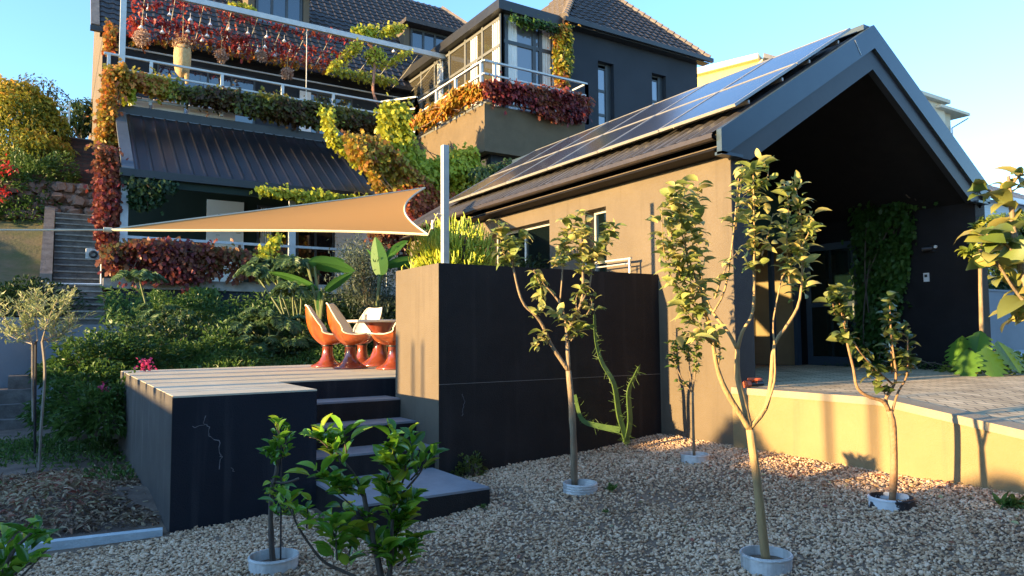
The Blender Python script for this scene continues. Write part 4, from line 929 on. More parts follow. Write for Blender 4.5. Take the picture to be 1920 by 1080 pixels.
strand('third strand of red and orange creeper across the pergola cables', [(240, 58), (300, 62), (400, 78), (500, 100), (620, 118)], HYR+2.3, 800, 5, L_RED)
strand('lowest strand of orange creeper along the eave cable', [(245, 78), (330, 76), (420, 92), (520, 112), (620, 130)], HYW-.8, 750, 4, L_ORG)
for i, (poly, lb) in enumerate([([(620, 120), (665, 82), (675, 90), (640, 125), (610, 135)], 'yellow creeper strand slanting up left of the climbing trunk'), ([(655, 55), (700, 50), (715, 68), (680, 72)], 'yellow-green tuft over the pergola beam'), ([(680, 105), (700, 90), (712, 96), (725, 115), (760, 95), (765, 100), (720, 135), (700, 125), (690, 118)], 'yellow creeper around the climbing trunk top'), ([(615, 128), (735, 148), (738, 160), (700, 158), (620, 138)], 'yellow-green creeper lying along the eave at right'), ([(715, 55), (755, 48), (750, 55), (720, 70)], 'thin creeper shoot reaching towards the right dormer')]):
    creeper('yellow_creeper', lb, poly, 'Y', HYR+(.3 if i != 3 else 2.6), 330, .16, L_YEL, .3, 'creepers on the main house')
m = MB(); m.tube(smooth([at(x, y, 'Y', HYR+.1) for x, y in ((716, 206), (700, 175), (702, 130), (702, 95), (690, 82))]), [.05]*17, 6); tag(m.build('climbing_vine', mat('pinkish_stem', (.22, .11, .08), (.3, .16, .11))), 'bare pinkish climber trunk rising from the balcony rail to the pergola', 'trunk')
creeper('rail_creeper', 'yellow and green creeper covering the left end of the balcony rail', [(238, 140), (300, 148), (330, 160), (330, 185), (290, 175), (240, 160)], 'Y', HYR+.05, 1300, .19, L_MIX, .35, 'creepers on the balcony rails')
creeper('rail_creeper', 'brown-green creeper covering the long middle of the balcony rail', [(320, 166), (480, 180), (600, 198), (700, 220), (700, 250), (640, 240), (560, 232), (480, 215), (400, 200), (325, 182)], 'Y', HYR+.05, 5200, .19, L_BROWNG, .4, 'creepers on the balcony rails')
creeper('rail_creeper', 'yellow creeper tuft hanging at the rail corner post', [(232, 160), (246, 160), (248, 190), (234, 188)], 'Y', HYR-.1, 220, .16, L_YEL, .3, 'creepers on the balcony rails')
creeper('rail_creeper', 'orange and red creeper along the sunlit side balcony rail', [(775, 232), (840, 191), (905, 156), (905, 180), (850, 211), (800, 240), (775, 248)], 'X', CX-.02, 3000, .17, L_ORG, .35, 'creepers on the balcony rails')
creeper('rail_creeper', 'dark red creeper along the shaded front balcony rail', [(905, 151), (960, 160), (1030, 168), (1098, 186), (1102, 205), (1085, 228), (1020, 222), (960, 190), (930, 192), (905, 180)], 'Y', CY-.02, 2600, .17, L_DRED, .3, 'creepers on the balcony rails')
creeper('column_creeper', 'yellow and red creeper column at the glass room corner', [(1040, 52), (1060, 52), (1062, 110), (1056, 165), (1040, 165), (1036, 110)], 'Y', GY-.1, 1500, .17, L_MIX, .3, 'creepers on the main house')
creeper('eave_creeper', 'dark green creeper fringe under the glass room eave', [(950, 30), (1050, 52), (1046, 62), (1000, 52), (952, 36)], 'Y', GY-.15, 500, .14, L_GREEN, .2, 'creepers on the main house')
creeper('corner_creeper', 'orange-red creeper climbing the lit upper left corner of the house', [(200, 130), (236, 130), (235, 165), (215, 190), (212, 280), (183, 280), (188, 200)], 'Y', HYR-.3, 2300, .17, L_ORG, .35, 'creepers on the main house', gaps=.35, cl=1.6)
creeper('corner_creeper', 'purple-red creeper climbing the shaded lower left corner', [(183, 280), (215, 280), (222, 380), (215, 480), (196, 500), (180, 440)], 'Y', HY0+.3, 1700, .15, L_DRED, .35, 'creepers on the main house', gaps=.4, cl=1.6)
creeper('corner_creeper', 'thin orange creeper on the downpipe below the left gutter', [(202, 45), (214, 50), (212, 95), (200, 100)], 'Y', HYW-.6, 260, .18, L_ORG, .2, 'creepers on the main house')
creeper('verandah_creeper', 'maroon creeper filling the verandah railing', [(190, 465), (240, 455), (300, 452), (380, 462), (440, 470), (520, 470), (520, 520), (455, 520), (330, 528), (240, 520), (200, 510)], 'Y', HY0-.05, 4200, .17, L_MAROON, .4, 'creepers on the verandah', gaps=.62, cl=1.5)
creeper('verandah_creeper', 'green creeper hanging inside the left verandah corner', [(240, 338), (320, 345), (330, 355), (300, 365), (295, 385), (262, 390), (240, 388)], 'Y', HY0+.3, 900, .14, L_DARKG, .4, 'creepers on the verandah')
creeper('verandah_creeper', 'yellow-green creeper fringe under the verandah gutter', [(480, 352), (560, 360), (700, 374), (700, 388), (600, 380), (480, 360)], 'Y', HY0-.15, 900, .15, L_YEL, .25, 'creepers on the verandah')
creeper('bright_creeper', 'bright yellow-green creeper draped over the stair parapet', [(710, 205), (748, 200), (750, 245), (775, 285), (800, 312), (845, 290), (880, 280), (900, 330), (860, 360), (800, 355), (740, 300), (712, 262)], 'Y', 19.7, 5600, .19, L_YEL, .5, 'creepers on the stair walls')
creeper('autumn_creeper', 'red and orange creeper mass below the bright creeper', [(645, 255), (700, 262), (740, 300), (800, 355), (840, 370), (840, 415), (760, 420), (720, 375), (690, 330), (655, 290)], 'Y', 19.35, 5600, .17, leafmat('autumn_mass_leaves', [(.26, .035, .02), (.44, .12, .03), (.32, .05, .03), (.46, .26, .03), (.34, .32, .03), (.30, .06, .03)]), .5, 'creepers on the stair walls', cl=1.2)
creeper('edge_creeper', 'thin yellow creeper strand slanting down the verandah roof edge', [(600, 205), (618, 215), (622, 250), (660, 285), (700, 320), (695, 330), (650, 295), (612, 260)], 'Y', 21.8, 900, .17, L_YEL, .3, 'creepers on the stair walls')
creeper('dark_creeper', 'dark green and red creeper beneath the stair walls', [(760, 345), (860, 350), (880, 400), (820, 470), (700, 470), (690, 430), (760, 400)], 'Y', 20.1, 2600, .19, L_MAROON, .4, 'creepers on the stair walls')
creeper('hedge', 'dark hedge strip between the pool house roof and the lower wall', [(880, 322), (955, 305), (955, 322), (880, 352)], 'Y', 18.6, 900, .15, L_DARKG, .5, None, cat='hedge')
creeper('hanging_strand', 'bright yellow creeper strand hanging below the shade sail', [(515, 442), (524, 442), (515, 460), (496, 488), (480, 488), (490, 470)], 'Y', 20.4, 260, .15, L_YEL, .2)
creeper('roof_tuft', 'yellow-green creeper tuft lying on the tiled roof by the left dormer', [(425, 8), (460, 12), (475, 25), (450, 22)], 'Y', HYW+1.2, 260, .18, L_YEL, .3, 'creepers on the main house')

# ================================================================== LEFT: stairs, walls, hillside
M_NOSE = mat('worn_step_edge', (.20, .18, .15), (.34, .31, .27), rough=.9, scale=9)
st = empty('hill_stairs', (.5, 21, 2), 'long mossy concrete stairs climbing beside the house', 'stairs')
sxl, sxr = -.05, 1.0
def flight(ys, zs, name, x0=sxl, x1=sxr):
    for i in range(len(ys)-1):
        m = MB(); m.box(x0, x1, ys[i], ys[-1]+.5, zs[i]-.02, zs[i+1]) if False else m.box(x0, x1, ys[i], ys[i+1]+.3, zs[i]-.25, zs[i+1])
        m.build(name, M_STEP, st); q = MB(); q.box(x0, x1, ys[i]-.035, ys[i]+.01, zs[i+1]-.035, zs[i+1]+.006); q.build('nosing', M_NOSE, st)
n = 6; flight([19.2+(21.1-19.2)*i/n for i in range(n+1)], [1.88+(2.93-1.88)*i/n for i in range(n+1)], 'step')
n = 12; flight([21.5+(25.6-21.5)*i/n for i in range(n+1)], [2.93+(5.35-2.93)*i/n for i in range(n+1)], 'step')
m = MB(); m.box(sxl, sxr, 21.0, 21.7, 2.6, 2.93); m.build('stair_landing', M_STEP, st)
m = MB(); m.hexa([(sxl-.28, 21.2, 2.4), (sxl-.02, 21.2, 2.4), (sxl-.02, 25.8, 4.8), (sxl-.28, 25.8, 4.8)], [(sxl-.28, 21.2, 3.2), (sxl-.02, 21.2, 3.2), (sxl-.02, 25.8, 5.6), (sxl-.28, 25.8, 5.6)]); m.build('stringer', M_STEP, st)
wp = MB(); a = at(88, 532, 'Y', 21.0); b = at(189, 533, 'Y', 21.0); c = at(190, 475, 'Y', 21.0); wp.tube([a, b], .025, 6); wp.tube([b, c], .02, 6)
tag(wp.build('white_pipe', M_WHITE), 'thin white pipe crossing the stair landing', 'pipe')
a = at(128, 408, 'Y', 25.5); wp = MB(); wp.tube([a, a-[0, 0, .25]], .03, 6); b = at(172, 410, 'Y', 25.5); wp.tube([b, b-[0, 0, .6]], .03, 6); tag(wp.build('white_pipe', M_WHITE), 'two white pipe stubs at the top of the stairs', 'pipe')
p = at(173, 478, 'Y', 22.9)
pu = empty('drum_box', p, 'small white box with a round opening on the stairs', 'box')
m = MB(); m.box(p[0]-.16, p[0]+.16, p[1]-.1, p[1]+.15, p[2]-.17, p[2]+.17); m.build('case', M_WHITEP, pu, bevel=.01)
m = MB(); m.lathe((0, 0, 0), [(.10, 0), (.11, .05), (.06, .06), (.05, .02)], 18); o = m.build('ring', M_BLACKP, None, origin=(0, 0, 0)); o.parent = pu; o.rotation_euler = (math.radians(90), 0, 0); o.location = (.02, -.1, 0)
# brick and rock walls at the top
def rockmat():
    m = mat('mixed_rubble', (.10, .07, .06), (.26, .17, .13), rough=.9, scale=1.2, bump=.9, bscale=8); return m
rk = empty('rubble_wall', (-.3, 26.3, 5.2), 'rough rubble wall at the head of the stairs', 'wall')
for i in range(46):
    x = RNG.uniform(-1.6, 1.0); z = 5.25+RNG.uniform(0, 1.15); s_ = RNG.uniform(.14, .28); y = 26.2+(z-5.2)*.25+RNG.uniform(-.05, .05)
    m = MB(); v = norm(RNG.normal(0, 1, (1, 3)))
    m.lathe((x, y, z), [(.001, -.6*s_), (.8*s_, -.5*s_), (s_, 0), (.8*s_, .45*s_), (.001, .55*s_)], 6)
    m.v = [tuple(np.array(q)+RNG.normal(0, .025, 3)) for q in m.v]
    m.build('rock', rockmat(), rk)
m = MB(); m.box(-1.7, 1.05, 26.45, 26.8, 4.6, 6.5); m.build('wall_core', rockmat(), rk)
def brickwall():
    m = bpy.data.materials.new('old_brick'); m.use_nodes = True; t = m.node_tree; b = t.nodes['Principled BSDF']; L = t.links.new
    tc = t.nodes.new('ShaderNodeTexCoord'); mp = t.nodes.new('ShaderNodeMapping'); mp.inputs['Rotation'].default_value = (math.radians(90), 0, 0); L(tc.outputs['Object'], mp.inputs[0])
    br = t.nodes.new('ShaderNodeTexBrick'); br.inputs['Scale'].default_value = 1; br.inputs['Brick Width'].default_value = .3; br.inputs['Row Height'].default_value = .11; br.inputs['Mortar Size'].default_value = .012
    br.inputs['Color1'].default_value = (.075, .035, .028, 1); br.inputs['Color2'].default_value = (.12, .055, .04, 1); br.inputs['Mortar'].default_value = (.05, .045, .04, 1)
    L(mp.outputs[0], br.inputs['Vector']); L(br.outputs[0], b.inputs['Base Color']); b.inputs['Roughness'].default_value = .95
    bp = t.nodes.new('ShaderNodeBump'); bp.invert = True; bp.inputs['Distance'].default_value = .03; L(br.outputs['Fac'], bp.inputs['Height']); L(bp.outputs[0], b.inputs['Normal']); return m
zt_ = at(150, 264, 'Y', 31)[2]
bs_ = empty('brick_stairs', (.1, 27, 5.6), 'dark red brick steps climbing to the skyline above the rubble wall', 'stairs'); BRK = brickwall()
for k in range(13):
    z0b, z1b = 6.3+(zt_-6.3)*k/13, 6.3+(zt_-6.3)*(k+1)/13; yb = 27.1+3.9*k/13
    m = MB(); m.box(-.9, 1.12, yb, yb+(.6 if k < 12 else 2), z0b-.5, z1b); m.build('step', BRK, bs_)
m = MB(); m.box(-.9, 1.0, 30.9, 31.1, zt_, zt_+.08); 
m.build('coping', M_CONC, bs_)
fl = empty('steel_fence', at(125, 262, 'Y', 31), 'grey slatted steel fence piece above the brick wall', 'fence')
a = at(128, 265, 'Y', 31)
m = MB(); m.bar(a, a+[0, 0, 1.5], .06); m.build('post', M_GALV, fl)
m = MB()
for k in range(6): m.bar(a+[-.5, 0, .2+k*.22], a+[.0, 0, .2+k*.22], .03, .05)
m.build('slats', M_GALV, fl)
# grey garden wall and small steps at the lower left
M_GW = mat('grey_blue_plaster', (.17, .19, .215), (.20, .22, .245), rough=.85, scale=1, bump=.2, bscale=90)
gw = empty('garden_wall', (.2, 16.6, -.1), 'blue-grey garden wall left of the planted slope', 'wall')
a = at(68, 612, 'Y', 16.5); b = at(168, 612, 'Y', 16.5)
m = MB(); m.box(a[0], b[0]+1.2, 16.5, 16.75, -.3, 1.86); m.build('front_section', M_GW, gw)
m = MB(); m.box(-6, a[0]+.3, 17.6, 17.85, -.3, 2.02); m.build('rear_section', M_GW, gw)
m = MB(); m.box(a[0], b[0]+1.2, 16.75, 19.3, 1.5, 1.84); m.build('landing_slab', M_STEP, gw)
s3 = empty('garden_steps', (-.8, 16.5, -.1), 'four pale concrete steps by the grey garden wall', 'steps')
for k, (pxl, yy) in enumerate(((-10, 16.0), (-6, 16.3), (0, 16.6), (13, 16.95))):
    x0 = at(pxl, 760, 'Y', yy)[0]; m = MB(); m.box(x0-(1.0 if k < 3 else 0), a[0]-.03, yy, yy+.9, -.3, .12+k*.25); m.build('step', M_STEP, s3)
# kerb of painted concrete
kb = MB(); a = np.array([.80, 6.60]); b = np.array([-2.6, 7.02])
pts = [a+(b-a)*t for t in np.linspace(0, 1, 8)]
for p, q in zip(pts[:-1], pts[1:]): kb.bar([p[0], p[1], -.03], [q[0], q[1], -.03], .09, .13)
tag(kb.build('garden_kerb', mat('painted_kerb', (.42, .47, .48), (.55, .60, .60), rough=.7, scale=8, bump=.3)), 'pale blue-grey painted kerb between gravel and flower bed', 'kerb')
# blue hose on the left bed
hz = MB(); pts = []
for k in range(60):
    t = k/59; an = t*22; pts.append([-1.5+.42*math.cos(an)+.3*t, 11.4+.25*math.sin(an)+.2*t, .02+.03*math.sin(an*1.3)])
hz.tube(pts, .014, 5); tag(hz.build('garden_hose', mat('blue_hose', (.30, .55, .62), (.36, .60, .66), rough=.4)), 'pale blue garden hose coiled on the left bed', 'hose')

# ================================================================== PLANTS AND TREES
def leafobj(name, mb, m_, par): return mb.build(name, m_, par, col=True)
DENS, LSC, WSC = 1.9, .92, .98
def pxtree(name, label, base, branches, twigs, bark, lm, group=None, rad=.03, cat='tree', seedoff=.25, extra=None):
    B = base if len(base) == 3 else gnd(*base)
    D0 = (np.array(B)-EYE) @ FWD
    root = empty(name, B, label, cat, group)
    tb_ = MB(); offs = {}
    def P3(pts, o0, o1):
        n = len(pts); return smooth([dp(x, y, D0+o0+(o1-o0)*i/(n-1)) for i, (x, y) in enumerate(pts)], 3)
    for pts, r0, r1, o0, o1 in branches:
        Q = P3(pts, o0, o1); tb_.tube(Q, list(np.linspace(r0, r1, len(Q))*(1+RNG.normal(0, .05, len(Q)))), 7)
    lb = MB()
    for pts, n, L, W, dr, o0, o1 in twigs:
        Q = P3(pts, o0, o1); twig_leaves(lb, Q, int(n*((DENS if name != 'fig_tree' else 1.1) if lm is not L_CITR else 1.2)), L*LSC, W*WSC, 0, 'curl' if lm is not L_CITR else 'flat', dr*.35, up=.5, spread=.02); tb_.tube(Q, list(np.linspace(.006, .002, len(Q))), 5)
    tb_.build('trunk', bark, root, smooth=True); lb.build('foliage', lm, root, smooth=True, col=True)
    return root, D0
def ring(name, label, base, r, h, m_, tilt=0, bands=0):
    B = gnd(*base); c = MB(); c.lathe(B, [(r, -.04), (r*1.02, h), (r*.97, h), (r*.95, -.04)], 36); r0 = empty(name, B, label, 'planting ring', 'cut bucket rings around the young trees')
    c.build('ring_wall', m_, r0, smooth=False)
    c = MB()
    for k in range(max(1, bands)): z = h-.012-k*.022; c.lathe(B, [(r*1.02, z-.006), (r*1.055, z-.004), (r*1.055, z+.004), (r*1.02, z+.006)], 36)
    c.build('rim', m_, r0)
    s_ = MB(); s_.lathe(B, [(0, .035), (r*.94, .03)], 24); s_.build('soil', M_GRAVB, r0)
    return r0
# tree C: tall fruit tree in front
pxtree('fruit_tree', 'tallest young fruit tree with three forked stems in the front ring', (1437, 1058),
  [([(1437, 1058), (1428, 980), (1418, 890), (1406, 805)], .030, .024, 0, 0),
   ([(1406, 805), (1385, 772), (1360, 730), (1345, 690), (1336, 640), (1327, 602)], .020, .011, 0, -.1),
   ([(1406, 805), (1396, 760), (1383, 705), (1383, 655)], .022, .016, 0, .05),
   ([(1383, 655), (1365, 622), (1337, 586), (1320, 545), (1310, 480)], .013, .006, .05, .2),
   ([(1383, 655), (1392, 622), (1412, 582), (1414, 500), (1414, 420), (1412, 320)], .013, .004, .05, .0),
   ([(1406, 802), (1435, 766), (1446, 712), (1452, 646), (1480, 604), (1500, 560), (1505, 470), (1500, 400), (1490, 345)], .017, .004, 0, .25),
   ([(1435, 766), (1452, 715), (1452, 650), (1450, 600), (1466, 520)], .008, .004, 0, .1),
   ([(1327, 602), (1318, 560), (1290, 480), (1270, 400)], .009, .004, -.1, -.2), ([(1345, 690), (1330, 600), (1305, 570), (1280, 520)], .008, .003, 0, -.1),
   ([(1337, 586), (1360, 540), (1375, 440), (1385, 330)], .008, .004, .1, .35)],
  [([(1275, 520), (1258, 440), (1262, 350)], 40, .13, .42, .55, -.2, -.2), ([(1300, 560), (1285, 460), (1283, 350)], 46, .13, .42, .55, -.2, -.1),
   ([(1318, 570), (1308, 480), (1302, 400), (1310, 345)], 42, .13, .42, .55, -.1, .1), ([(1330, 600), (1290, 560), (1250, 500), (1240, 390)], 34, .13, .42, .55, -.1, -.3),
   ([(1330, 640), (1300, 600), (1275, 570)], 16, .15, .45, .5, -.1, -.2), ([(1380, 430), (1388, 350), (1392, 310)], 22, .12, .42, .5, .3, .3), ([(1340, 560), (1362, 500), (1385, 470)], 12, .12, .42, .5, .1, .3),
   ([(1414, 510), (1414, 420), (1412, 310)], 44, .13, .42, .5, 0, 0), ([(1400, 360), (1440, 330), (1432, 300)], 14, .12, .42, .5, 0, .1), ([(1428, 480), (1440, 440), (1450, 400)], 10, .12, .42, .5, 0, .1),
   ([(1500, 560), (1505, 470), (1500, 400), (1490, 335)], 46, .125, .42, .5, .2, .2), ([(1480, 530), (1475, 450), (1478, 380), (1470, 345)], 34, .125, .42, .5, .1, .3), ([(1466, 520), (1515, 440), (1520, 400)], 22, .12, .42, .5, .1, .2),
   ([(1340, 640), (1310, 625), (1295, 640)], 6, .15, .45, .6, -.1, -.2), ([(1345, 690), (1350, 660), (1342, 630)], 4, .13, .5, .5, 0, -.1)],
  mat('golden_bark', (.30, .20, .09), (.42, .29, .13), rough=.8, scale=7, bump=.4, bscale=50, stretch=(1, 1, .3)), L_FRUIT, 'young fruit trees in the gravel')
ring('planting_ring', 'pale blue-white ring around the tallest fruit tree at the bottom edge', (1437, 1062), .15, .085, M_WHITEP, bands=1)
# tree A
pxtree('fruit_tree', 'open-branched fruit tree before the dark block wall', (1077, 915),
  [([(1077, 917), (1076, 840), (1072, 760), (1066, 695)], .034, .026, 0, 0),
   ([(1066, 695), (1045, 665), (1030, 640), (1018, 612), (1003, 590), (984, 573), (972, 545), (962, 500), (953, 470)], .020, .008, 0, -.2),
   ([(1066, 695), (1064, 650), (1065, 622), (1081, 588), (1092, 556), (1093, 500), (1092, 450)], .023, .009, 0, .1),
   ([(1064, 640), (1058, 590), (1046, 563), (1020, 532), (1002, 506)], .013, .006, 0, .15), ([(1050, 566), (1054, 520), (1056, 480)], .009, .005, .1, .1), ([(1104, 545), (1110, 500), (1108, 440)], .010, .005, .1, .2), ([(1081, 588), (1104, 540)], .01, .009, .0, .1)],
  [([(955, 500), (940, 460), (935, 415)], 22, .15, .45, .45, -.2, -.2), ([(962, 500), (965, 460), (985, 440)], 20, .15, .45, .45, -.2, -.1), ([(1000, 506), (1015, 540), (1010, 560)], 18, .14, .4, .6, .1, .1),
   ([(1092, 520), (1092, 450), (1090, 400)], 34, .15, .45, .45, .1, .1), ([(1108, 500), (1130, 450), (1150, 420)], 28, .15, .45, .45, .2, .2), ([(1056, 500), (1060, 450), (1065, 420)], 28, .15, .45, .45, .1, .1), ([(1070, 480), (1120, 480), (1140, 450)], 22, .15, .45, .45, .1, .1), ([(1040, 500), (1060, 460), (1100, 430)], 26, .14, .45, .45, .2, .3),
   ([(1085, 600), (1080, 560), (1095, 530)], 14, .14, .5, .5, 0, .1), ([(1100, 590), (1110, 570), (1105, 555)], 8, .14, .5, .5, 0, .1), ([(1075, 620), (1065, 600), (1040, 590)], 14, .14, .5, .5, 0, .0), ([(1025, 640), (1010, 630), (1005, 650)], 11, .14, .5, .5, -.1, -.1), ([(1000, 592), (1015, 580), (1020, 575)], 7, .13, .5, .5, -.1, -.1), ([(1070, 640), (1085, 620), (1100, 610)], 10, .14, .5, .5, .0, .1)],
  M_BARK, L_FRUIT, 'young fruit trees in the gravel')
ring('planting_ring', 'ribbed white ring around the open-branched tree before the block wall', (1088, 922), .148, .085, M_WHITEP, bands=4)
# tree B
pxtree('sapling', 'smallest sapling with thin upright stems near the pillar', (1302, 864),
  [([(1302, 866), (1300, 800), (1299, 735)], .016, .012, 0, 0), ([(1299, 737), (1282, 716), (1270, 690), (1265, 658)], .009, .005, 0, 0), ([(1299, 735), (1293, 690), (1290, 640)], .009, .004, 0, .1), ([(1299, 735), (1304, 690), (1306, 640)], .009, .004, 0, -.1)],
  [([(1270, 690), (1262, 655), (1258, 640)], 26, .10, .5, .4, 0, 0), ([(1292, 680), (1288, 640), (1285, 618)], 30, .09, .5, .4, .1, .1), ([(1304, 700), (1306, 650), (1312, 635)], 28, .09, .5, .4, -.1, -.1), ([(1290, 660), (1275, 640)], 16, .09, .5, .4, 0, 0), ([(1285, 725), (1272, 715)], 7, .08, .5, .3, 0, 0)],
  M_BARK, leafmat('sapling_leaves', [(.05, .11, .02), (.12, .19, .03), (.25, .28, .05)]), 'young fruit trees in the gravel')
ring('planting_ring', 'plain white ring around the smallest sapling near the pillar', (1303, 866), .14, .085, M_WHITEP)
# tree D
pxtree('fruit_tree', 'round-leaved young tree with a low sideways branch before the cream wall', (1672, 945),
  [([(1672, 947), (1676, 880), (1674, 800), (1667, 770)], .030, .024, 0, 0), ([(1667, 770), (1655, 752), (1632, 745), (1608, 728), (1600, 690), (1588, 640), (1585, 600), (1572, 555), (1566, 535)], .016, .005, 0, -.1),
   ([(1667, 770), (1661, 748), (1676, 722), (1680, 700), (1672, 640), (1668, 570)], .016, .005, 0, .1), ([(1672, 775), (1684, 735), (1700, 705), (1702, 650), (1700, 610)], .010, .004, 0, .2), ([(1676, 722), (1650, 700), (1625, 675), (1605, 650)], .009, .004, .1, -.1)],
  [([(1585, 620), (1572, 560), (1566, 535)], 22, .115, .7, .5, -.1, -.1), ([(1590, 640), (1578, 630)], 9, .11, .7, .5, -.1, -.1), ([(1565, 590), (1560, 560)], 8, .11, .7, .5, -.1, -.1), ([(1600, 640), (1620, 670), (1640, 700)], 14, .12, .7, .5, .0, .0), ([(1672, 700), (1670, 630), (1666, 560)], 36, .11, .7, .5, .1, .1), ([(1700, 700), (1703, 650), (1695, 610)], 24, .11, .7, .5, .2, .2), ([(1660, 740), (1650, 720), (1640, 710)], 10, .12, .7, .5, 0, 0), ([(1680, 690), (1690, 660)], 10, .11, .7, .5, .1, .1)],
  mat('brown_smooth_bark', (.24, .14, .07), (.34, .21, .11), rough=.8, scale=7, bump=.4, bscale=50), leafmat('round_leaves', [(.03, .055, .015), (.07, .11, .025), (.16, .20, .05), (.30, .32, .10)], rough=.35), 'young fruit trees in the gravel')
ring('planting_ring', 'half black, half white ring around the round-leaved tree', (1672, 952), .155, .085, mat('black_white_ring', (.62, .66, .68), (.03, .03, .035), scale=2.6, contrast=(.49, .51), rough=.5), bands=1)
# citrus in the left pot ring
r0, D0 = pxtree('citrus_sapling', 'slim citrus sapling tied to a black stake in the left ring', (512, 1064),
  [([(512, 1066), (508, 1000), (508, 930), (518, 885), (522, 840)], .022, .010, 0, 0), ([(517, 905), (538, 905), (560, 897)], .010, .008, 0, 0), ([(518, 885), (528, 840), (518, 800)], .007, .003, 0, 0)],
  [([(518, 850), (524, 810), (518, 790)], 24, .10, .42, .2, 0, 0), ([(520, 870), (505, 850), (495, 840)], 18, .10, .42, .2, 0, 0), ([(530, 860), (540, 810)], 14, .10, .42, .2, 0, .1), ([(508, 900), (520, 925), (512, 940)], 12, .13, .5, .4, 0, -.1), ([(530, 960), (528, 920), (536, 900)], 12, .11, .42, .2, .1, .1), ([(520, 960), (545, 965)], 9, .12, .5, .3, 0, 0)],
  M_BARKD, L_CITR, 'citrus saplings at the front')
s_ = MB(); s_.tube([dp(526, 1062, D0), dp(527, 950, D0), dp(527, 830, D0)], .006, 6); tag(s_.build('plant_stake', M_BLACKP), 'thin black stake beside the slim citrus sapling', 'stake')
ring('planting_ring', 'white ring around the slim citrus sapling at the bottom left', (513, 1068), .16, .10, M_WHITEP, bands=1)
# large foreground citrus
pxtree('citrus_bush', 'large leafy citrus bush in front of the steps', (722, 1120),
  [([(722, 1120), (710, 1060), (698, 1000), (686, 950), (682, 925)], .022, .013, 0, 0), ([(722, 1120), (734, 1050), (735, 990), (740, 930), (738, 880)], .017, .007, 0, .1), ([(715, 1105), (660, 1078), (610, 1055), (580, 1020), (555, 980), (548, 955)], .012, .005, 0, -.15),
   ([(684, 935), (665, 890), (640, 860), (625, 835)], .008, .004, 0, -.1), ([(740, 930), (760, 890), (755, 850)], .008, .004, .1, 0), ([(740, 940), (785, 890), (800, 860)], .008, .004, .1, .1), ([(690, 970), (650, 940), (610, 905)], .006, .003, 0, -.1), ([(725, 900), (738, 870)], .005, .003, 0, 0)],
  [([(640, 870), (625, 835), (612, 810)], 24, .13, .40, .15, -.1, -.1), ([(625, 850), (600, 825), (580, 820)], 12, .14, .38, .15, -.1, -.15), ([(650, 850), (645, 815), (650, 800)], 7, .16, .40, .1, 0, 0),
   ([(755, 880), (738, 850), (735, 815)], 22, .15, .42, .15, 0, 0), ([(760, 880), (775, 850), (765, 820)], 14, .15, .38, .15, .0, .1), ([(770, 900), (795, 870), (800, 845)], 12, .15, .36, .15, .1, .1), ([(738, 900), (725, 870), (722, 850)], 10, .15, .42, .2, 0, 0),
   ([(650, 930), (620, 900), (590, 880)], 20, .14, .42, .2, -.1, -.1), ([(680, 930), (660, 915), (625, 920)], 20, .13, .42, .2, 0, -.1), ([(735, 960), (730, 930), (720, 900)], 26, .15, .42, .25, .1, 0), ([(738, 1000), (760, 970), (775, 930)], 28, .16, .42, .25, .1, .1),
   ([(735, 1040), (745, 1000), (760, 980)], 24, .16, .42, .3, .1, .1), ([(735, 1070), (720, 1030), (700, 1010)], 24, .16, .42, .3, 0, 0), ([(745, 1060), (770, 1040), (785, 1010)], 16, .16, .42, .3, .1, .1), ([(632, 1050), (630, 1000), (635, 970)], 20, .14, .42, .2, -.1, -.1), ([(630, 1010), (615, 980), (600, 980)], 10, .14, .42, .2, -.1, -.1), ([(650, 1060), (660, 1020), (680, 1000)], 14, .15, .42, .25, 0, 0),
   ([(575, 990), (577, 960), (575, 945)], 9, .10, .40, .1, -.1, -.1), ([(548, 965), (535, 940), (525, 925)], 11, .12, .42, .2, -.1, -.1), ([(640, 960), (680, 970), (700, 960)], 14, .14, .42, .25, 0, 0)],
  M_BARKD, L_CITR, 'citrus saplings at the front', cat='bush')
# near corner citrus sprig
B = np.array([.02, 2.0, -.02])
pxtree('citrus_bush', 'dark citrus sprig at the bottom left corner', tuple(np.array([dp(-60, 1250, 2.6)[0], dp(-60, 1250, 2.6)[1], .0])),
  [([(-60, 1250), (-10, 1120), (20, 1040), (60, 1000)], .012, .004, 0, 0), ([(-10, 1120), (30, 1090), (80, 1040)], .007, .003, 0, 0)],
  [([(0, 1080), (30, 1030), (70, 985)], 17, .11, .42, .2, 0, 0), ([(10, 1090), (50, 1060), (90, 1030)], 14, .11, .42, .2, 0, 0), ([(-20, 1060), (0, 1020), (10, 1000)], 10, .11, .42, .2, 0, .1)],
  M_BARKD, L_CITR, 'citrus saplings at the front', cat='bush')
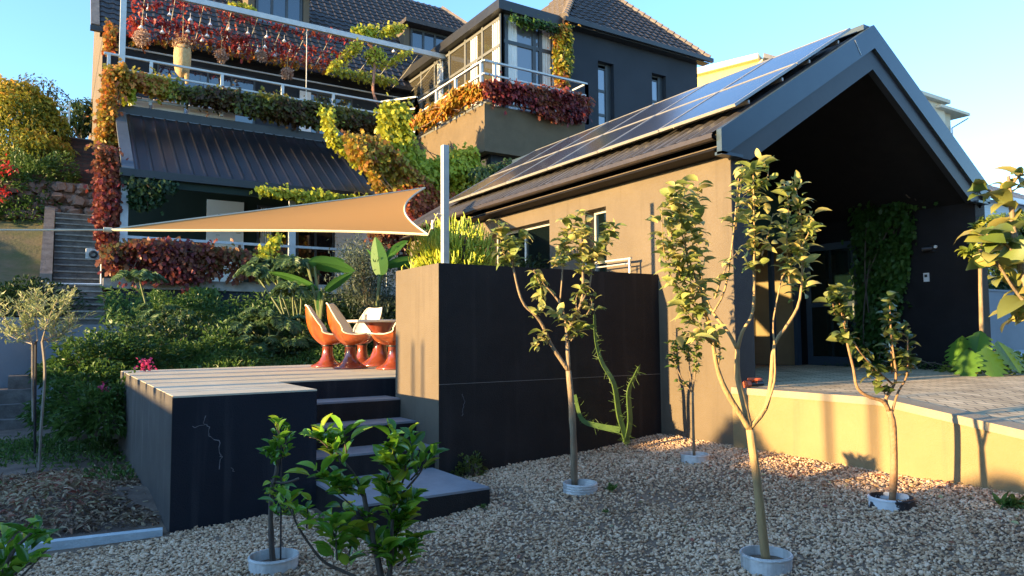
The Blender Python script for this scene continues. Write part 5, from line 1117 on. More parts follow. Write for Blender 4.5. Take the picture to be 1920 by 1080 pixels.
# olive standard on the left
B = np.array(at(73, 888, 'Z', -.02)); 
lbm = MB(); OD = (B-EYE) @ FWD
root = empty('olive_tree', B, 'young olive tree with silvery sunlit crown on two thin stems', 'tree')
tbm = MB(); tbm.tube(smooth([dp(x, y, OD) for x, y in ((73, 888), (77, 800), (84, 700), (79, 640))]), .018, 6); tbm.tube(smooth([dp(x, y, OD+.2) for x, y in ((62, 790), (61, 720), (61, 645))]), .016, 6)
for pts in (((79, 640), (90, 600), (108, 560)), ((61, 645), (40, 600), (28, 560)), ((79, 640), (110, 625), (135, 612)), ((61, 645), (30, 635), (2, 620)), ((70, 640), (68, 590), (75, 550)), ((61, 640), (20, 620), (0, 580)), ((75, 620), (110, 590), (125, 575)), ((61, 645), (50, 600), (60, 545)), ((79, 630), (100, 640), (140, 600))):
    o1 = RNG.uniform(-.6, .6); Q = smooth([dp(x, y, OD+o1*i/2) for i, (x, y) in enumerate(pts)], 3); tbm.tube(Q, list(np.linspace(.010, .003, len(Q))), 5)
    twig_leaves(lbm, Q, 75, .085, .22, .25, 'dia', .0, up=.5, spread=.05)
    for k in range(4):
        a_ = Q[RNG.integers(2, len(Q))]; b_ = a_+np.array([RNG.normal(0, .14), RNG.normal(0, .14), RNG.uniform(.08, .25)]); twig_leaves(lbm, np.array([a_, b_]), 22, .08, .22, 0, 'dia', 0, up=.5, spread=.02); tbm.tube([a_, b_], .003, 4)
tbm.build('trunk', mat('pale_olive_bark', (.20, .17, .13), (.32, .28, .22), scale=6)); ob = bpy.data.objects['trunk'] if False else COL.objects[-1]
ob.parent = root; ob.location = Vector(ob.location)-Vector(root.location); leafobj('foliage', lbm, L_OLIVE, root)
s_ = MB(); s_.tube([dp(65, 850, OD+.05), dp(66, 740, OD+.05), dp(67, 640, OD+.05)], .016, 6); tag(s_.build('plant_stake', M_BLACKP), 'thick black stake between the two olive stems', 'stake')

# fig tree at the right edge
B = gnd(2010, 1000); 
pxtree('fig_tree', 'large-leaved sunlit tree leaning in at the right edge', (2010, 1000),
  [([(2010, 1000), (1990, 850), (1965, 700), (1935, 580), (1912, 490), (1900, 430), (1896, 380), (1890, 330)], .035, .010, 0, .0), ([(1940, 590), (1900, 540), (1875, 500), (1860, 480)], .012, .005, 0, -.1), ([(1920, 500), (1880, 450), (1850, 440)], .009, .004, 0, -.1), ([(1895, 380), (1850, 355), (1830, 365)], .008, .003, 0, 0), ([(1895, 350), (1910, 330), (1925, 320)], .008, .003, 0, 0)],
  [([(1905, 540), (1870, 500), (1850, 480)], 13, .24, .62, .2, 0, -.1), ([(1900, 470), (1860, 445), (1835, 440)], 13, .24, .62, .2, 0, -.1), ([(1900, 420), (1892, 390), (1890, 350)], 9, .22, .48, .35, 0, 0), ([(1885, 365), (1850, 360)], 6, .22, .4, .4, 0, 0), ([(1925, 560), (1915, 590), (1905, 600)], 9, .22, .5, .5, 0, 0), ([(1925, 520), (1930, 560), (1940, 600)], 10, .24, .5, .4, 0, 0), ([(1900, 345), (1915, 325)], 5, .22, .45, .4, 0, 0)],
  M_BARK, leafmat('fig_leaves', [(.08, .14, .03), (.20, .24, .05), (.42, .34, .08), (.12, .18, .06)]), None)
# thin-stemmed standard by the porch end
B = np.array([11.38, 5.12, .99]); Bx = B; D1 = (B-EYE) @ FWD
r0, _ = pxtree('standard_tree', 'thin-stemmed clipped tree beside the porch end wall', tuple(B),
  [([(1842, 690), (1840, 600), (1838, 520), (1838, 440)], .035, .028, 0, 0)],
  [([(1838, 500), (1825, 470), (1810, 478)], 60, .16, .4, .2, -.2, -.3), ([(1838, 470), (1850, 440), (1870, 430)], 60, .16, .4, .2, 0, .3), ([(1838, 500), (1860, 470), (1895, 440)], 60, .16, .4, .2, 0, .5), ([(1838, 470), (1830, 430), (1845, 415)], 50, .15, .4, .2, 0, 0), ([(1838, 490), (1860, 490), (1880, 480)], 50, .16, .4, .2, 0, .3)],
  M_BARK, leafmat('bright_leaves', [(.06, .12, .015), (.16, .22, .03), (.32, .34, .05)]), None)
# monstera
def bigleaf(mb, base, tip, width, droop, lobes=0, nseg=30, nw=8, fold=.15, c=None, tw=None):
    base = np.array(base, float); tip = np.array(tip, float); d = tip-base; L = np.linalg.norm(d); d /= L
    s_ = np.cross(d, [0, 0, 1.]); s_ /= np.linalg.norm(s_)+1e-9; up = np.cross(s_, d)
    tw = RNG.uniform(-.4, .4) if tw is None else tw; s_ = s_*math.cos(tw)+up*math.sin(tw); up = np.cross(s_, d)
    for side in (-1, 1):
        P = []
        for i in range(nseg+1):
            t = i/nseg; wdt = width*.5*(math.sin(math.pi*min(1, t*1.02)**.75)**.6 if 0 < t < 1 else 0.02)
            cut = 1.0
            if lobes: cut = .22+.78*abs(math.cos(t*(lobes+1)*math.pi))**.5
            row = []
            for j in range(nw+1):
                u = j/nw; uu = u*(cut if u > .3 else 1)
                p = base+d*L*(t+(.08*u if lobes else .03*u))+s_*side*wdt*uu+up*(fold*wdt*uu*1.0)-np.array([0, 0, droop*L*t*t+wdt*.25*uu*uu]); row.append(p)
            P.append(row)
        n0 = len(mb.v); mb.grid(P)
        cc = RNG.random() if c is None else c; mb.c[n0:] = [cc]*(len(mb.v)-n0)
ms = empty('monstera', (11.05, 4.92, .99), 'big split-leaved monstera at the porch corner', 'plant')
mb = MB(); stm = MB(); cen = np.array([11.05, 4.92, .99])
for (x, y, w_, dx, dy) in ((1805, 650, .40, -.1, .1), (1870, 660, .42, 0, -.3), (1840, 640, .36, .1, .1), (1885, 670, .36, .3, -.2), (1815, 675, .36, -.2, -.4), (1850, 672, .4, 0, -.5)):
    D_ = (cen-EYE) @ FWD; a = dp(x, y, D_+dy*.5); out = a-cen; out[2] = 0; out = out/(np.linalg.norm(out)+.01)
    bigleaf(mb, a+[0, 0, .16], a+out*.20+np.array([-.05, -.12, -.22]), w_*1.15, .05, lobes=5); stm.tube(smooth([cen, (cen+a)/2+[0, 0, .1], a+[0, 0, .05]]), .012, 5)
leafobj('leaves', mb, leafmat('monstera_leaf', [(.03, .10, .02), (.10, .22, .03)], rough=.5), ms); stm.build('stem', _m['bright_leaves'] if False else M_BARKD, ms)
def shrub(name, label, c, r, n, size, lm, kind='dia', W=.4, group=None, cat='shrub', up=.3, droop=.2, shell=.5, stems=6):
    c = np.array(c, float); r = np.array(r, float)
    d = norm(RNG.normal(0, 1, (n, 3))); d[:, 2] = np.abs(d[:, 2])*.95-.12
    lump = 1+.22*np.sin(d[:, 0]*5+c[0]*3)*np.sin(d[:, 1]*4+c[1])+.15*np.sin(d[:, 2]*7+d[:, 0]*6)
    P = c+d*r*(lump*(shell+(1-shell)*RNG.random(n)**.5))[:, None]
    mb = MB(); root = empty(name, c, label, cat, group)
    rr = .5*noise2(P, 3.0)+.5*RNG.random(n)
    leaves(mb, P, norm(d+rdir(n)*.8+np.array([0, 0, up])), size*(.6+.8*RNG.random(n)), W, kind, droop, rr); leafobj('foliage', mb, lm, root)
    sm = MB()
    for k in range(stems):
        e = c+norm(RNG.normal(0, 1, 3))*r*.7; e[2] = c[2]+abs(e[2]-c[2]); sm.tube(smooth([c-[0, 0, .1], (c+e)/2+[0, 0, .1], e]), .014, 5)
    sm.build('stem', M_BARKD, root); return root
a = at(1870, 700, 'Z', .99)
shrub('ground_plant', 'bright low plants spreading right of the monstera', a+[.5, .2, 0], (.9, .6, .28), 1500, .09, _m['bright_leaves'], cat='plant')
shrub('ground_plant', 'thin dark ground plants along the foot of the porch wall', (11.75, 6.5, .99), (.15, 1.2, .12), 500, .05, L_GREEN, cat='plant')
c_ = at(1795, 695, 'Z', 1.0); m = MB(); m.lathe(c_, [(.001, -.02), (.11, .0), (.13, .07), (.09, .15), (.001, .17)], 9); m.v = [tuple(np.array(q)+RNG.normal(0, .006, 3)) for q in m.v]
tag(m.build('garden_rock', mat('grey_rock', (.20, .20, .19), (.32, .31, .29), rough=.9, scale=8, bump=.6), smooth=True), 'grey rounded rock at the foot of the monstera', 'rock')
# ivy inside the porch
creeper('porch_ivy', 'dark ivy column on the porch wall beside the glass door', [(1612, 330), (1700, 320), (1720, 420), (1700, 520), (1680, 640), (1660, 690), (1615, 690), (1610, 500)], 'X', PX1-.02, 4200, .10, leafmat('ivy_leaves', [(.025, .07, .012), (.05, .12, .02), (.10, .19, .035)]), .22, 'ivy in the porch', gaps=.3, cl=2)
creeper('porch_ivy', 'thin ivy runner along the porch ceiling edge', [(1690, 340), (1780, 345), (1775, 360), (1720, 385), (1690, 380)], 'X', PX1-.02, 160, .11, L_GREEN, .1, 'ivy in the porch')
# small plants by the block wall
shrub('garden_shrub', 'small yellow-green herb at the block wall corner', gnd(880, 895)+[0, 0, .02], (.17, .15, .24), 420, .05, leafmat('herb_leaves', [(.04, .07, .012), (.09, .13, .02), (.18, .20, .04)]), cat='plant')
# dragon fruit cactus
cb_ = at(1168, 834, 'Y', 6.28); D_ = (cb_-EYE) @ FWD-.1
root = empty('climbing_cactus', cb_, 'long spiny green cactus arms against the dark wall', 'cactus')
mb = MB()
M_CAC = mat('cactus_skin', (.06, .12, .03), (.10, .17, .04), rough=.5, scale=9)
for pts in (((1175, 832), (1160, 780), (1150, 720), (1128, 680), (1117, 640), (1114, 590)), ((1162, 806), (1120, 798), (1090, 785), (1078, 740)), ((1172, 830), (1180, 790), (1178, 735), (1190, 705), (1198, 688))):
    Q = smooth([dp(x, y, D_+.01*i) for i, (x, y) in enumerate(pts)], 5); mb.tube(Q, [.045-.028*i/len(Q) for i in range(len(Q))], 3)
    for i in range(0, len(Q)-1):
        for k in range(3): e = Q[i]+norm(RNG.normal(0, 1, 3))*RNG.uniform(.05, .12); mb.tube([Q[i], e], [.003, .001], 3, cap=False)
mb.build('stem', M_CAC, root)
# pencil euphorbia behind the block wall
c_ = np.array(at(850, 470, 'Y', 8.3)); c_[2] = 2.26
def pencil(name, label, c, r, n, L, lm, group=None):
    root = empty(name, c, label, 'shrub', group); mb = MB(); sm = MB()
    for k in range(n):
        d = norm(RNG.normal(0, 1, 3)*[1, 1, .6]+[0, 0, .7]); e = c+d*np.array(r)*RNG.uniform(.5, 1)
        q = smooth([e, e+d*L*.5+RNG.normal(0, L*.15, 3), e+d*L*.7+np.array([0, 0, L*.5])], 2); n0 = len(mb.v); mb.tube(q, [.011, .010, .009, .008, .006][:len(q)], 4, cap=False); mb.c[n0:] = [RNG.random()]*(len(mb.v)-n0)
        if k % 5 == 0: sm.tube([c-[0, 0, .9], e], .012, 4)
    leafobj('foliage', mb, lm, root); sm.build('stem', M_BARKD, root)
pencil('pencil_shrub', 'bright yellow pencil-stemmed shrub behind the block wall and post', c_, (.56, .5, .78), 1300, .19, leafmat('pencil_stems', [(.22, .32, .03), (.46, .54, .05), (.66, .62, .08)], trans=.1))
c_ = np.array(at(1215, 505, 'Y', 7.4)); pencil('bare_shrub', 'bare twiggy bush beside the steel handrail', c_+[-.1, 0, -.25], (.16, .12, .18), 130, .14, leafmat('bare_twigs', [(.10, .08, .07), (.16, .13, .12)], trans=0))
shrub('potted_shrub', 'dark bushy plant in front of the wide pool house window', at(985, 470, 'Y', 9.0)*[1, 1, 0]+[0, 0, 2.2], (.3, .3, .65), 700, .10, L_DARKG)

# ---- planted slope between deck and house
SH = [(175, 640, 13.4, .75, .8, L_GREEN, 'rounded green shrub nearest the grey garden wall'), (235, 640, 13.6, .9, 1.0, L_GREEN, 'tall green shrub left of the deck corner'), (300, 610, 15.0, 1.1, 1.2, L_DARKG, 'dark green shrub under the left end of the verandah'),
      (385, 640, 14.2, .9, .8, L_GREEN, 'mid green shrub behind the middle of the deck'), (165, 700, 12.6, .7, .9, L_GREEN, 'drooping shrub against the deck side wall'), (205, 730, 11.2, .55, .7, L_GREEN, 'trailing shrub at the foot of the deck side wall'),
      (440, 655, 14.0, .7, .6, L_GREEN, 'low green shrub behind the deck, left of the chairs'), (480, 615, 15.6, .9, .9, L_DARKG, 'dark shrub under the papaya plant'), (540, 640, 14.4, .8, .7, L_DARKG, 'dark shrub directly behind the leftmost chair'),
      (645, 630, 15.0, .9, .8, L_DARKG, 'dark shrub behind the cream-lined chair'), (715, 620, 14.6, .8, .9, L_DARKG, 'dark shrub beside the block wall'), (585, 560, 17.5, .9, .8, L_DARKG, 'dark shrub among the banana stems'), (690, 560, 17.0, .8, .7, L_DARKG, 'dark shrub below the second banana plant'), (330, 560, 18.0, .7, .8, L_GREEN, 'green shrub against the blue verandah wall')]
for px, py, Y, rw_, rh, lm, lb in SH:
    c = at(px, py, 'Y', Y); gzv = .3+1.9*max(0, (Y-12.6)/8.4) if c[0] > .2 else 0
    c[2] = max(gzv, c[2]-rh*.7); shrub('garden_shrub', lb, c, (rw_, rw_*.8, rh), 2600, .105, lm, 'dia', .38, 'shrubs on the planted slope', droop=.35)
# strip of low grassy cover along the deck's back edge and bed
def grasspatch(name, label, poly, ax, val, n, L, lm, zf=None, kind='grass'):
    mb = MB(); q = pix_poly_sample(poly, n); P = np.array([at(a, b, ax, val) for a, b in q])
    if zf: P[:, 2] = [zf(x, y) for x, y in P[:, :2]]
    leaves(mb, P, norm(RNG.normal(0, .45, (n, 3))+[0, 0, 1]), L*(.5+RNG.random(n)), .16, 'dia', .15, .5*noise2(P, 2.5)+.5*RNG.random(n)); o = leafobj(name, mb, lm, None); return tag(o, label, kind, kind='stuff')
mb = MB(); n = 9000; X = RNG.uniform(.9, 6.3, n); Y_ = RNG.uniform(12.2, 14.2, n); P = np.stack([X, Y_, .95+.1*np.sin(X*3)+.18*(Y_-12.2)], 1)
leaves(mb, P, norm(RNG.normal(0, .6, (n, 3))+[0, -.3, .6]), .12*(.5+RNG.random(n)), .3, 'dia', .3); tag(leafobj('ground_cover', mb, L_GREEN, None), 'low leafy green cover along the back edge of the deck', 'ground cover', kind='stuff')
mb = MB(); n = 9000; X = RNG.uniform(-1.8, .82, n); Y_ = RNG.uniform(9.0, 14.5, n); k = noise2(np.stack([X, Y_, X*0], 1), 1.6) > RNG.random(n)*.9; X, Y_ = X[k], Y_[k]; n = len(X)
P = np.stack([X, Y_, np.full(n, -.02)+.05*(X > .3)], 1); leaves(mb, P, norm(RNG.normal(0, .6, (n, 3))+[0, 0, .9]), .09*(.5+RNG.random(n)), .28, 'dia', .3); tag(leafobj('grass', mb, L_GRASS, None), 'short green grass and weeds on the left bed', 'grass', kind='stuff')
mb = MB(); n = 9500; X = RNG.uniform(-1.5, .82, n); Y_ = RNG.uniform(6.95, 10.2, n); hz_ = .03+.30*np.exp(-((X-.05)/.45)**2-((Y_-8.1)/.75)**2)
P = np.stack([X, Y_, hz_*RNG.random(n)**.4], 1); rr = np.where(hz_ > .12, .25+.7*RNG.random(n), .45*RNG.random(n)+.1*(RNG.random(n) < .1)*5)
leaves(mb, P, rdir(n, .35, .15), .075*(.4+RNG.random(n)), .30, 'blade', .3, rr); tag(leafobj('leaf_litter', mb, L_LITTER, None), 'dry leaves and pulled weeds heaped on the left bed', 'leaf litter', kind='stuff')
mb = MB(); n = 500; X = RNG.uniform(5.4, 6.3, n); Y_ = RNG.uniform(1.8, 5.2, n); P = np.stack([X, Y_, np.array([gz(a, b) for a, b in zip(X, Y_)])+.02], 1)
leaves(mb, P, rdir(n, .2, .1), .045*(.5+RNG.random(n)), .5, 'blade', .2, RNG.random(n)); tag(leafobj('fallen_leaves', mb, L_LITTER, None), 'scattered fallen leaves along the foot of the cream wall', 'fallen leaves', kind='stuff')
for i, (px, py, lb) in enumerate(((762, 508, 0), )): pass
# pink flowers by the deck corner
for px, py, lb in ((198, 735, 'pink flowers at the left foot of the deck side'), (273, 686, 'single pink flower at the back deck corner'), (214, 738, 'pink bloom beside the deck side wall')):
    c = at(px, py, 'Y', 11.4); mb = MB(); n = 60; leaves(mb, c+RNG.normal(0, .05, (n, 3)), rdir(n), .05, .8, 'blade', .1); r = empty('pink_flower', c, lb, 'flower', 'pink flowers by the deck'); tag(leafobj('petals', mb, L_PINK, r), kind='stuff'); m = MB(); m.tube([c, c-[0, 0, .4]], .005, 4); m.build('stem', M_BARKD, r)
# banana plants
def banana(label, base, lv):
    base = np.array(base, float); r = empty('banana_plant', base, label, 'plant', 'banana plants below the verandah'); sm = MB(); D_ = (base-EYE) @ FWD
    top = None
    for (bx, by, tx, ty, wd, dr, do) in lv:
        a = dp(bx, by, D_+do*.3); b = dp(tx, ty, D_+do); mb = MB(); bigleaf(mb, a, a+(b-a)*1.12, wd*.56, dr+.12, 0, 16, 5, fold=.25, tw=.8 if b[0] > a[0] else -.8); leafobj('leaf', mb, L_BANANA, r); sm.tube(smooth([base, base*.5+a*.5+[0, 0, .1], a]), .03, 6)
    sm.build('stem', mat('banana_stem', (.10, .13, .04), (.16, .17, .06)), r)
b1_ = at(600, 610, 'Y', 14.6)
banana('banana plant with broad drooping leaves left of the table', b1_, [(600, 545, 515, 498, .42, .05, .1), (608, 548, 655, 505, .40, .05, -.1), (575, 492, 655, 488, .75, .12, .3), (590, 500, 640, 478, .6, .1, .6), (602, 590, 600, 545, .3, 0, 0)])
b2_ = at(705, 600, 'Y', 15.6)
banana('banana plant with bright backlit leaves behind the sail corner', b2_, [(714, 520, 705, 445, .75, 0, 0), (718, 500, 800, 470, .55, .12, .2), (716, 495, 760, 440, .7, .1, .6), (712, 510, 690, 460, .5, .1, .3)])
# papaya-like plant with divided leaves
pl_ = at(556, 640, 'Y', 15.2); D_ = (pl_-EYE) @ FWD
def feathery(label, base, hubs, lm, L=.5, grp='feathery plants on the slope'):
    r = empty('feathery_plant', base, label, 'plant', grp); mb = MB(); sm = MB(); D_ = (np.array(base)-EYE) @ FWD; last = base
    for hx, hy, o in hubs:
        h_ = dp(hx, hy, D_+o); sm.tube(smooth([base, (np.array(base)+h_)/2+RNG.normal(0, .05, 3), h_]), .02, 5)
        for k in range(9):
            a = k*2*math.pi/9+RNG.random()*.4; d = norm(np.array([math.cos(a), math.sin(a), RNG.uniform(-.1, .6)])); e = h_+d*L; q = smooth([h_, h_+d*L*.55+[0, 0, .06], e-[0, 0, .12]], 3); sm.tube(q, .006, 4)
            t = np.linspace(.2, 1, 26); Pp, T = interp(q, t); sd = norm(np.cross(T, [0, 0, 1.])); 
            for s_ in (-1, 1): leaves(mb, Pp, norm(T*.7+sd*s_+RNG.normal(0, .12, (26, 3))), .17*np.sin(t*2.6+.2)+.03, .26, 'dia', .25)
    leafobj('foliage', mb, lm, r); sm.build('stem', mat('pale_green_stem', (.12, .15, .06), (.18, .2, .09)), r)
L_FEA = leafmat('feathery_leaves', [(.06, .12, .05), (.11, .19, .08), (.18, .27, .11)])
feathery('tall feathery-leaved plant left of the banana plant', pl_, [(550, 495, 0), (520, 515, .3), (560, 510, .3), (548, 545, -.3), (500, 500, .4), (480, 515, .2)], L_FEA, .44)
feathery('feathery-leaved plant behind the left chairs', at(500, 660, 'Y', 14.6), [(500, 600, 0), (470, 615, .2), (530, 610, .1), (485, 650, -.2), (540, 650, 0)], L_FEA, .55)
feathery('feathery sapling rising in front of the blue wall at left', at(285, 640, 'Y', 16), [(262, 525, 0), (300, 590, .2), (330, 600, 0)], L_FEA, .5)
# dark olive behind the deck
c = at(700, 620, 'Y', 16.4); D_ = (c-EYE) @ FWD
r = empty('olive_tree', c, 'dark grey-green olive tree behind the table', 'tree'); mb = MB(); sm = MB(); top = dp(690, 580, D_); sm.tube(smooth([c, top]), .05, 6)
for k in range(16):
    a = dp(RNG.uniform(640, 735), RNG.uniform(485, 575), D_+RNG.uniform(-.8, .8)); sm.tube(smooth([top, (top+a)/2+[0, 0, .08], a]), .014, 4); n = 330; leaves(mb, a+RNG.normal(0, .24, (n, 3)), rdir(n, 1, .2), .11, .30, 'dia', 0)
leafobj('foliage', mb, leafmat('grey_olive_leaves', [(.05, .07, .05), (.09, .12, .08), (.16, .20, .14)]), r); sm.build('trunk', M_BARKD, r)
creeper('wall_climber', 'small leafy climber column on the blue verandah wall', [(355, 540), (398, 542), (400, 610), (370, 615), (355, 590)], 'Y', HY0-.02, 900, .15, L_GREEN, .35)

# ---- left hillside vegetation
shrub('hill_shrub', 'dark green hedge-like shrub below the hillside bank', at(45, 560, 'Y', 19.6)-[.3, 0, .5], (1.3, .8, 1.15), 5200, .10, leafmat('hedge_leaves', [(.010, .028, .008), (.022, .055, .012), (.04, .08, .02)]), group='shrubs on the hillside')
shrub('hill_shrub', 'mid green shrub under the golden tree', at(40, 385, 'Y', 27)-[.3, 0, .5], (1.7, 1.2, 1.5), 4200, .16, L_GREEN, group='shrubs on the hillside')
shrub('hill_shrub', 'bright green fern-like shrub left of the brick wall', at(75, 330, 'Y', 27.5)-[0, 0, .4], (1.0, 1.0, 1.3), 3000, .16, leafmat('fernlike', [(.03, .07, .015), (.07, .13, .03), (.14, .2, .05)]), group='shrubs on the hillside')
r = shrub('hill_shrub', 'red-flowered shrub at the far left of the bank', at(8, 335, 'Y', 26.5)-[0, 0, .3], (.7, .6, .8), 1500, .14, L_GREEN, group='shrubs on the hillside')
mb = MB(); c = at(10, 330, 'Y', 25.8); 
for (px, py) in ((12, 318), (5, 360)): leaves(mb, at(px, py, 'Y', 25.9)+RNG.normal(0, .13, (60, 3)), rdir(60), .12, .5, 'blade', .1)
tag(leafobj('red_flowers', mb, leafmat('red_petals', [(.4, .02, .02), (.6, .05, .04)]), r), kind='stuff')
def crowntree(name, label, base, blobs, n, size, lm, ax='Y', group=None, trunk=.14):
    root = empty(name, base, label, 'tree', group); mb = MB(); sm = MB()
    for (px, py, Y, rr) in blobs:
        c = at(px, py, 'Y', Y); d = norm(RNG.normal(0, 1, (n, 3))); P = c+d*rr*(.35+.65*RNG.random((n, 1))**.5)*np.array([1, 1, .85]); rd = np.clip(.35*noise2(P, 2)+.35*RNG.random(n)+.35*(d[:, 2]+.2), 0, 1)  # leaf colour lightens towards each blob's top: sun on the crown painted in
        leaves(mb, P, rdir(n, 1, -.1), size*(.6+.8*RNG.random(n)), .42, 'dia', .3, rd); sm.tube(smooth([base, (np.array(base)+c)/2+RNG.normal(0, .2, 3), c]), [trunk*.8]*1+[.05]*8 if False else .06, 5)
    sm.tube([base, np.array(base)+[0, 0, 1.5]], trunk, 8)
    leafobj('crown', mb, lm, root); sm.build('trunk', M_BARKD, root)
crowntree('golden_tree', 'large golden-green tree on the hillside at the left edge', at(20, 420, 'Y', 30), [(10, 200, 30, 1.1), (-30, 230, 30, 1.5), (40, 215, 30, 1.0), (80, 250, 30, .9), (20, 260, 29.5, 1.3), (60, 290, 29, 1.1), (95, 235, 30.5, .6), (-10, 310, 29, 1.2), (45, 180, 30.5, .6), (0, 170, 30.5, .6), (95, 290, 29.5, .8), (78, 200, 30.5, .5)], 1000, .17, L_TREEL)
crowntree('far_tree', 'thin bare-topped tree against the sky behind the golden tree', at(85, 260, 'Y', 42), [(65, 165, 42, .9), (90, 170, 42, .7), (108, 190, 42, .7), (50, 160, 42, .6)], 130, .2, leafmat('sparse_leaves', [(.05, .07, .03), (.10, .12, .05), (.15, .15, .08)]))
crowntree('far_tree', 'small dark tree standing on the brick wall skyline', at(152, 270, 'Y', 36), [(150, 215, 36, .8), (165, 205, 36, .6), (140, 235, 36, .6), (168, 232, 36, .6)], 420, .2, L_DARKG, trunk=.06)

# ================================================================== NEIGHBOURING HOUSES
M_YEL = mat('yellow_plaster', (.72, .52, .14), (.78, .57, .17), rough=.9, scale=1)
yh = empty('yellow_house', (44, 37, 2), 'yellow house with cream fascia behind the charcoal house', 'house')
Lp = at(1290, 128, 'Y', 43.0); Rp = at(1428, 112, 'Y', 33.0); back = np.array([12., 5., 0])
def slab(mb, z0l, z0r, z1l, z1r, out=0.0, ext=0.0):
    d = (Rp-Lp)*[1, 1, 0]; d /= np.linalg.norm(d); n_ = np.array([d[1], -d[0], 0]); n_ = n_ if n_[0] < 0 else -n_
    a, b = Lp-d*2+n_*out, Rp+d*ext+n_*out; pt = lambda p, z: (p[0], p[1], z)
    mb.hexa([pt(a, z0l), pt(b, z0r), pt(b+back, z0r), pt(a+back, z0l)], [pt(a, z1l), pt(b, z1r), pt(b+back, z1r), pt(a+back, z1l)])
zl = at(1306, 130, 'Y', 42)[2]; zr_ = at(1428, 113, 'Y', 33)[2]
m = MB(); slab(m, 1, 1, zl, zr_); m.build('wall', M_YEL, yh)
zl2 = at(1306, 112, 'Y', 41.5)[2]; zr2 = at(1428, 96, 'Y', 32.5)[2]
m = MB(); slab(m, zl-.02, zr_-.02, zl2, zr2, .5, .3); m.build('roof_fascia', mat('cream_fascia', (.62, .52, .30), (.68, .58, .34)), yh)
q_ = at(1432, 100, 'Y', 32.5); m = MB(); m.hexa([(q_[0], q_[1], q_[2]-.3), (q_[0]+2.2, q_[1]-.9, q_[2]-.7), (q_[0]+9, q_[1]+5, q_[2]-.7), (q_[0]+7, q_[1]+6, q_[2]-.3)], [(q_[0], q_[1], q_[2]+.05), (q_[0]+2.2, q_[1]-.9, q_[2]-.45), (q_[0]+9, q_[1]+5, q_[2]-.45), (q_[0]+7, q_[1]+6, q_[2]+.05)]); m.build('side_roof', M_CONC, yh)
m = MB(); p0_ = at(1430, 112, 'Y', 32.6); m.tube([p0_, at(1424, 118, 'Y', 32.8), at(1414, 130, 'Y', 33.2)], .08, 7); m.build('downpipe', _m['cream_fascia'], yh)
# right rear house with flat eaves
M_CRM = mat('cream_plaster', (.55, .50, .40), (.62, .57, .46), rough=.9)
rh_ = empty('cream_house', at(1780, 300, 'Y', 26), 'cream flat-eaved house peeking over the right gable slope', 'house')
a = at(1732, 178, 'Y', 26); b = at(1770, 183, 'Y', 26)
m = MB(); m.box(a[0]-4, b[0], 26, 36, 4, a[2]-.25); m.build('wall', M_CRM, rh_)
m = MB(); m.box(a[0]-4, b[0]+.1, 25.6, 36, a[2]-.24, a[2]+.02); m.build('upper_roof', M_CRM, rh_)
c = at(1819, 215, 'Y', 25.6); d = at(1765, 205, 'Y', 25.6)
m = MB(); m.box(d[0], c[0], 25.6, 34, c[2]-.08, c[2]+.12); m.build('lower_roof', M_CRM, rh_)
e = at(1783, 240, 'Y', 26.2); m = MB(); m.box(d[0]-2, e[0], 26.2, 34, 4, c[2]-.08); m.build('lower_wall', mat('shaded_cream_wall', (.45, .40, .30), (.5, .45, .34)), rh_)  # darker copy of the cream plaster, shade put into the colour
m = MB(); f_ = at(1815, 222, 'Y', 26); g_ = at(1785, 240, 'Y', 26); m.tube([f_, g_, g_-[0, 0, 1.5]], .05, 6); m.build('downpipe', M_CONC, rh_)
# far right pale blue house with slate roof
bh = empty('pale_blue_house', at(1880, 420, 'Y', 14), 'pale grey-blue house with slate roof at the right edge', 'house')
Yb = 15.0; e0 = at(1815, 352, 'Y', Yb); e1 = at(1990, 330, 'Y', Yb); r0_ = at(1800, 292, 'Y', Yb+4); r1_ = at(1990, 325, 'Y', Yb+4)
M_SLATE = mat('grey_slate', (.14, .15, .16), (.24, .25, .27), rough=.7, scale=6, bump=.5, bscale=20, stretch=(.5, 1, 6))
t_ = MB(); tiles(t_, (e0[0]-6, Yb, e0[2]-.1), (e0[0]+14, Yb, e0[2]-.1), (e0[0]+9, Yb+5, e0[2]+2.6), (e0[0]-6, Yb+5, e0[2]+2.6), amp=.015, lip=.03, n=4); t_.build('roof', M_SLATE, bh)
m = MB(); m.box(e0[0]-5.5, e0[0]+13.5, Yb+.4, Yb+8, .8, e0[2]-.15); m.build('wall', mat('pale_blue_cladding', (.42, .50, .56), (.50, .58, .63), rough=.8, scale=3, stretch=(.2, .2, 8)), bh)
m = MB(); m.box(e0[0]-6.1, e0[0]+14.1, Yb-.12, Yb, e0[2]-.28, e0[2]-.06); m.build('gutter', M_WHITE, bh)
w0 = at(1895, 372, 'Y', Yb+.4); w1 = at(1935, 390, 'Y', Yb+.4); m = MB(); m.box(w0[0], w1[0], Yb+.33, Yb+.395, w1[2], w0[2]); m.build('window', M_GLASS, bh)
gwR = empty('boundary_wall', at(1900, 630, 'Z', 1.0), 'grey boundary wall right of the porch under the hedge', 'wall')
a = at(1848, 630, 'Z', 1.0); Yg = 10.5; a = at(1840, 545, 'Y', Yg); zt2 = a[2]
m = MB(); m.box(a[0]-3, a[0]+16, Yg, Yg+.25, .6, zt2); m.build('wall_face', M_GW, gwR); m = MB(); m.box(a[0]-3, a[0]+16, Yg-.03, Yg+.28, zt2, zt2+.06); m.build('coping', M_GW, gwR)
creeper('hedge', 'dark leafy hedge over the grey boundary wall', [(1840, 415), (1990, 410), (1990, 560), (1840, 555)], 'Y', Yg+1.2, 5000, .20, L_DARKG, .9, cat='hedge')
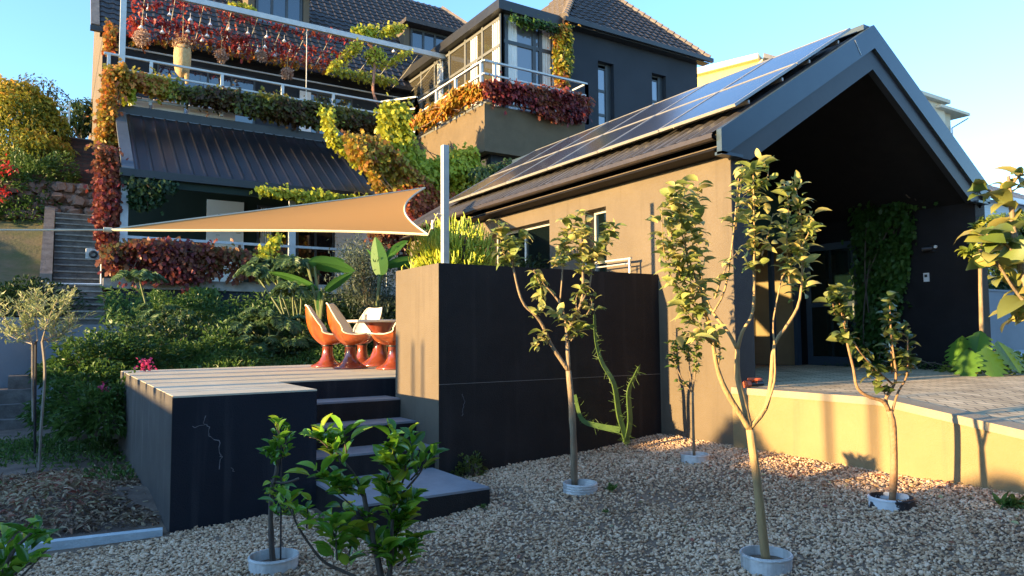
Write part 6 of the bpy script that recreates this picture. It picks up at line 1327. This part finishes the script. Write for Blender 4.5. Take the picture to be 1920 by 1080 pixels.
creeper('hedge', 'bright sunlit top of the hedge over the boundary wall', [(1840, 405), (1990, 400), (1990, 430), (1840, 432)], 'Y', Yg+1.0, 1300, .18, _m['bright_leaves'], .8, cat='hedge')  # hedge top given brighter leaves, sunlight put into their colour

# ================================================================== SURROUNDINGS OUTSIDE THE FRAME THAT SHADE THE GARDEN
fw = empty('boundary_wall', (-10, 6, 0), 'dark boundary wall with tall posts along the left side of the garden', 'wall')
m = MB(); m.box(-10.3, -10, -8, 17.4, -.6, 2.44); m.build('wall_face', M_CONC, fw)
shrub('garden_shrub', 'rounded shrub growing on the far boundary wall', (-9.9, 6.15, 2.25), (.35, .42, .62), 1500, .12, L_DARKG)
shrub('garden_shrub', 'low shrub growing on the far end of the boundary wall', (-9.9, 3.5, 2.30), (.3, .4, .3), 700, .12, L_DARKG)
shrub('garden_shrub', 'small shrub at the near end of the boundary wall', (-9.9, 2.6, 2.35), (.3, .5, .42), 700, .12, L_DARKG)
for yp, wd_, ht in ((7.62, .05, 3.2), (7.86, .05, 3.2), (8.35, .22, 3.3), (9.1, .12, 2.9), (9.9, .30, 2.75), (11.0, .16, 3.1), (12.1, .28, 3.0), (4.6, .06, 3.2), (5.05, .07, 3.2), (3.1, .10, 3.0)):
    m = MB(); m.box(-10.2, -10.1, yp-wd_/2, yp+wd_/2, 2.50, ht+.12); m.build('post', M_BLACKP, fw)
nb = empty('added_shade_house', (6, -7, -.5), 'unseen dark house added behind the viewpoint to shade the front faces', 'house')  # unseen house mass added behind the camera to cut sky light on front faces
m = MB(); m.box(-9, 26, -14, -5.5, -.6, 7.0); m.build('wall', M_NAVY, nb); m = MB(); m.poly([(-9.3, -5.2, 7.0), (-9.3, -14.3, 7.0), (-9.3, -9.8, 9.5)], (35.6, 0, 0)); m.build('roof', M_TILE, nb)

# scattered litter and weeds on the gravel
mb = MB(); n = 420; q = RNG.random((n, 2)); X = .9+5.3*q[:, 0]; Y_ = 2.2+4.0*q[:, 1]; k = ~((X < 3.4) & (Y_ > 5.4)); X, Y_ = X[k], Y_[k]; n = len(X)
P = np.stack([X, Y_, np.array([gz(a, b) for a, b in zip(X, Y_)])+.028], 1); leaves(mb, P, rdir(n, .12, .05), .035*(.5+RNG.random(n)), .45, 'curl2', .0, RNG.random(n)); tag(leafobj('leaf_scatter', mb, L_LITTER, None), 'small dry leaves scattered over the gravel', 'fallen leaves', kind='stuff')
for px, py, sc_, lb in ((1145, 925, 1, 'small green weed beside the ribbed ring'), (1598, 872, 1.3, 'tiny weed tuft at the foot of the cream wall'), (905, 958, .7, 'tiny yellowish weed in the gravel right of the landing'), (1900, 960, 1.6, 'low weed clump under the right end of the cream wall'), (1135, 968, .6, 'tiny weed in the middle of the gravel')):
    c = gnd(px, py); mb = MB(); n = int(40*sc_); leaves(mb, c+np.abs(RNG.normal(0, .03*sc_, (n, 3)))*[1, 1, .3]+[0, 0, .02], norm(RNG.normal(0, .6, (n, 3))+[0, 0, .9]), .05*sc_*(.5+RNG.random(n)), .3, 'curl2', .1); tag(leafobj('weed', mb, L_GRASS, None), lb, 'weed', 'weeds in the gravel')

mb = MB(); n = 16000; X = RNG.uniform(.95, 8.5, n); Y_ = RNG.uniform(13.0, 20.6, n); bump_ = .25+.35*noise2(np.stack([X, Y_, X*0], 1), 1.7)
P = np.stack([X, Y_, .3+1.9*np.maximum(0, (Y_-12.6)/8.4)+bump_*RNG.random(n)**.5*1.3], 1)
leaves(mb, P, norm(RNG.normal(0, .7, (n, 3))+[0, -.3, .5]), .17*(.5+RNG.random(n)), .24, 'dia', .3, .5*noise2(P, 1.4)+.5*RNG.random(n)); tag(leafobj('ground_cover', mb, leafmat('ferny_cover', [(.04, .09, .025), (.08, .16, .04), (.15, .25, .06)]), None), 'feathery green ground cover over the slope below the verandah', 'ground cover', kind='stuff')
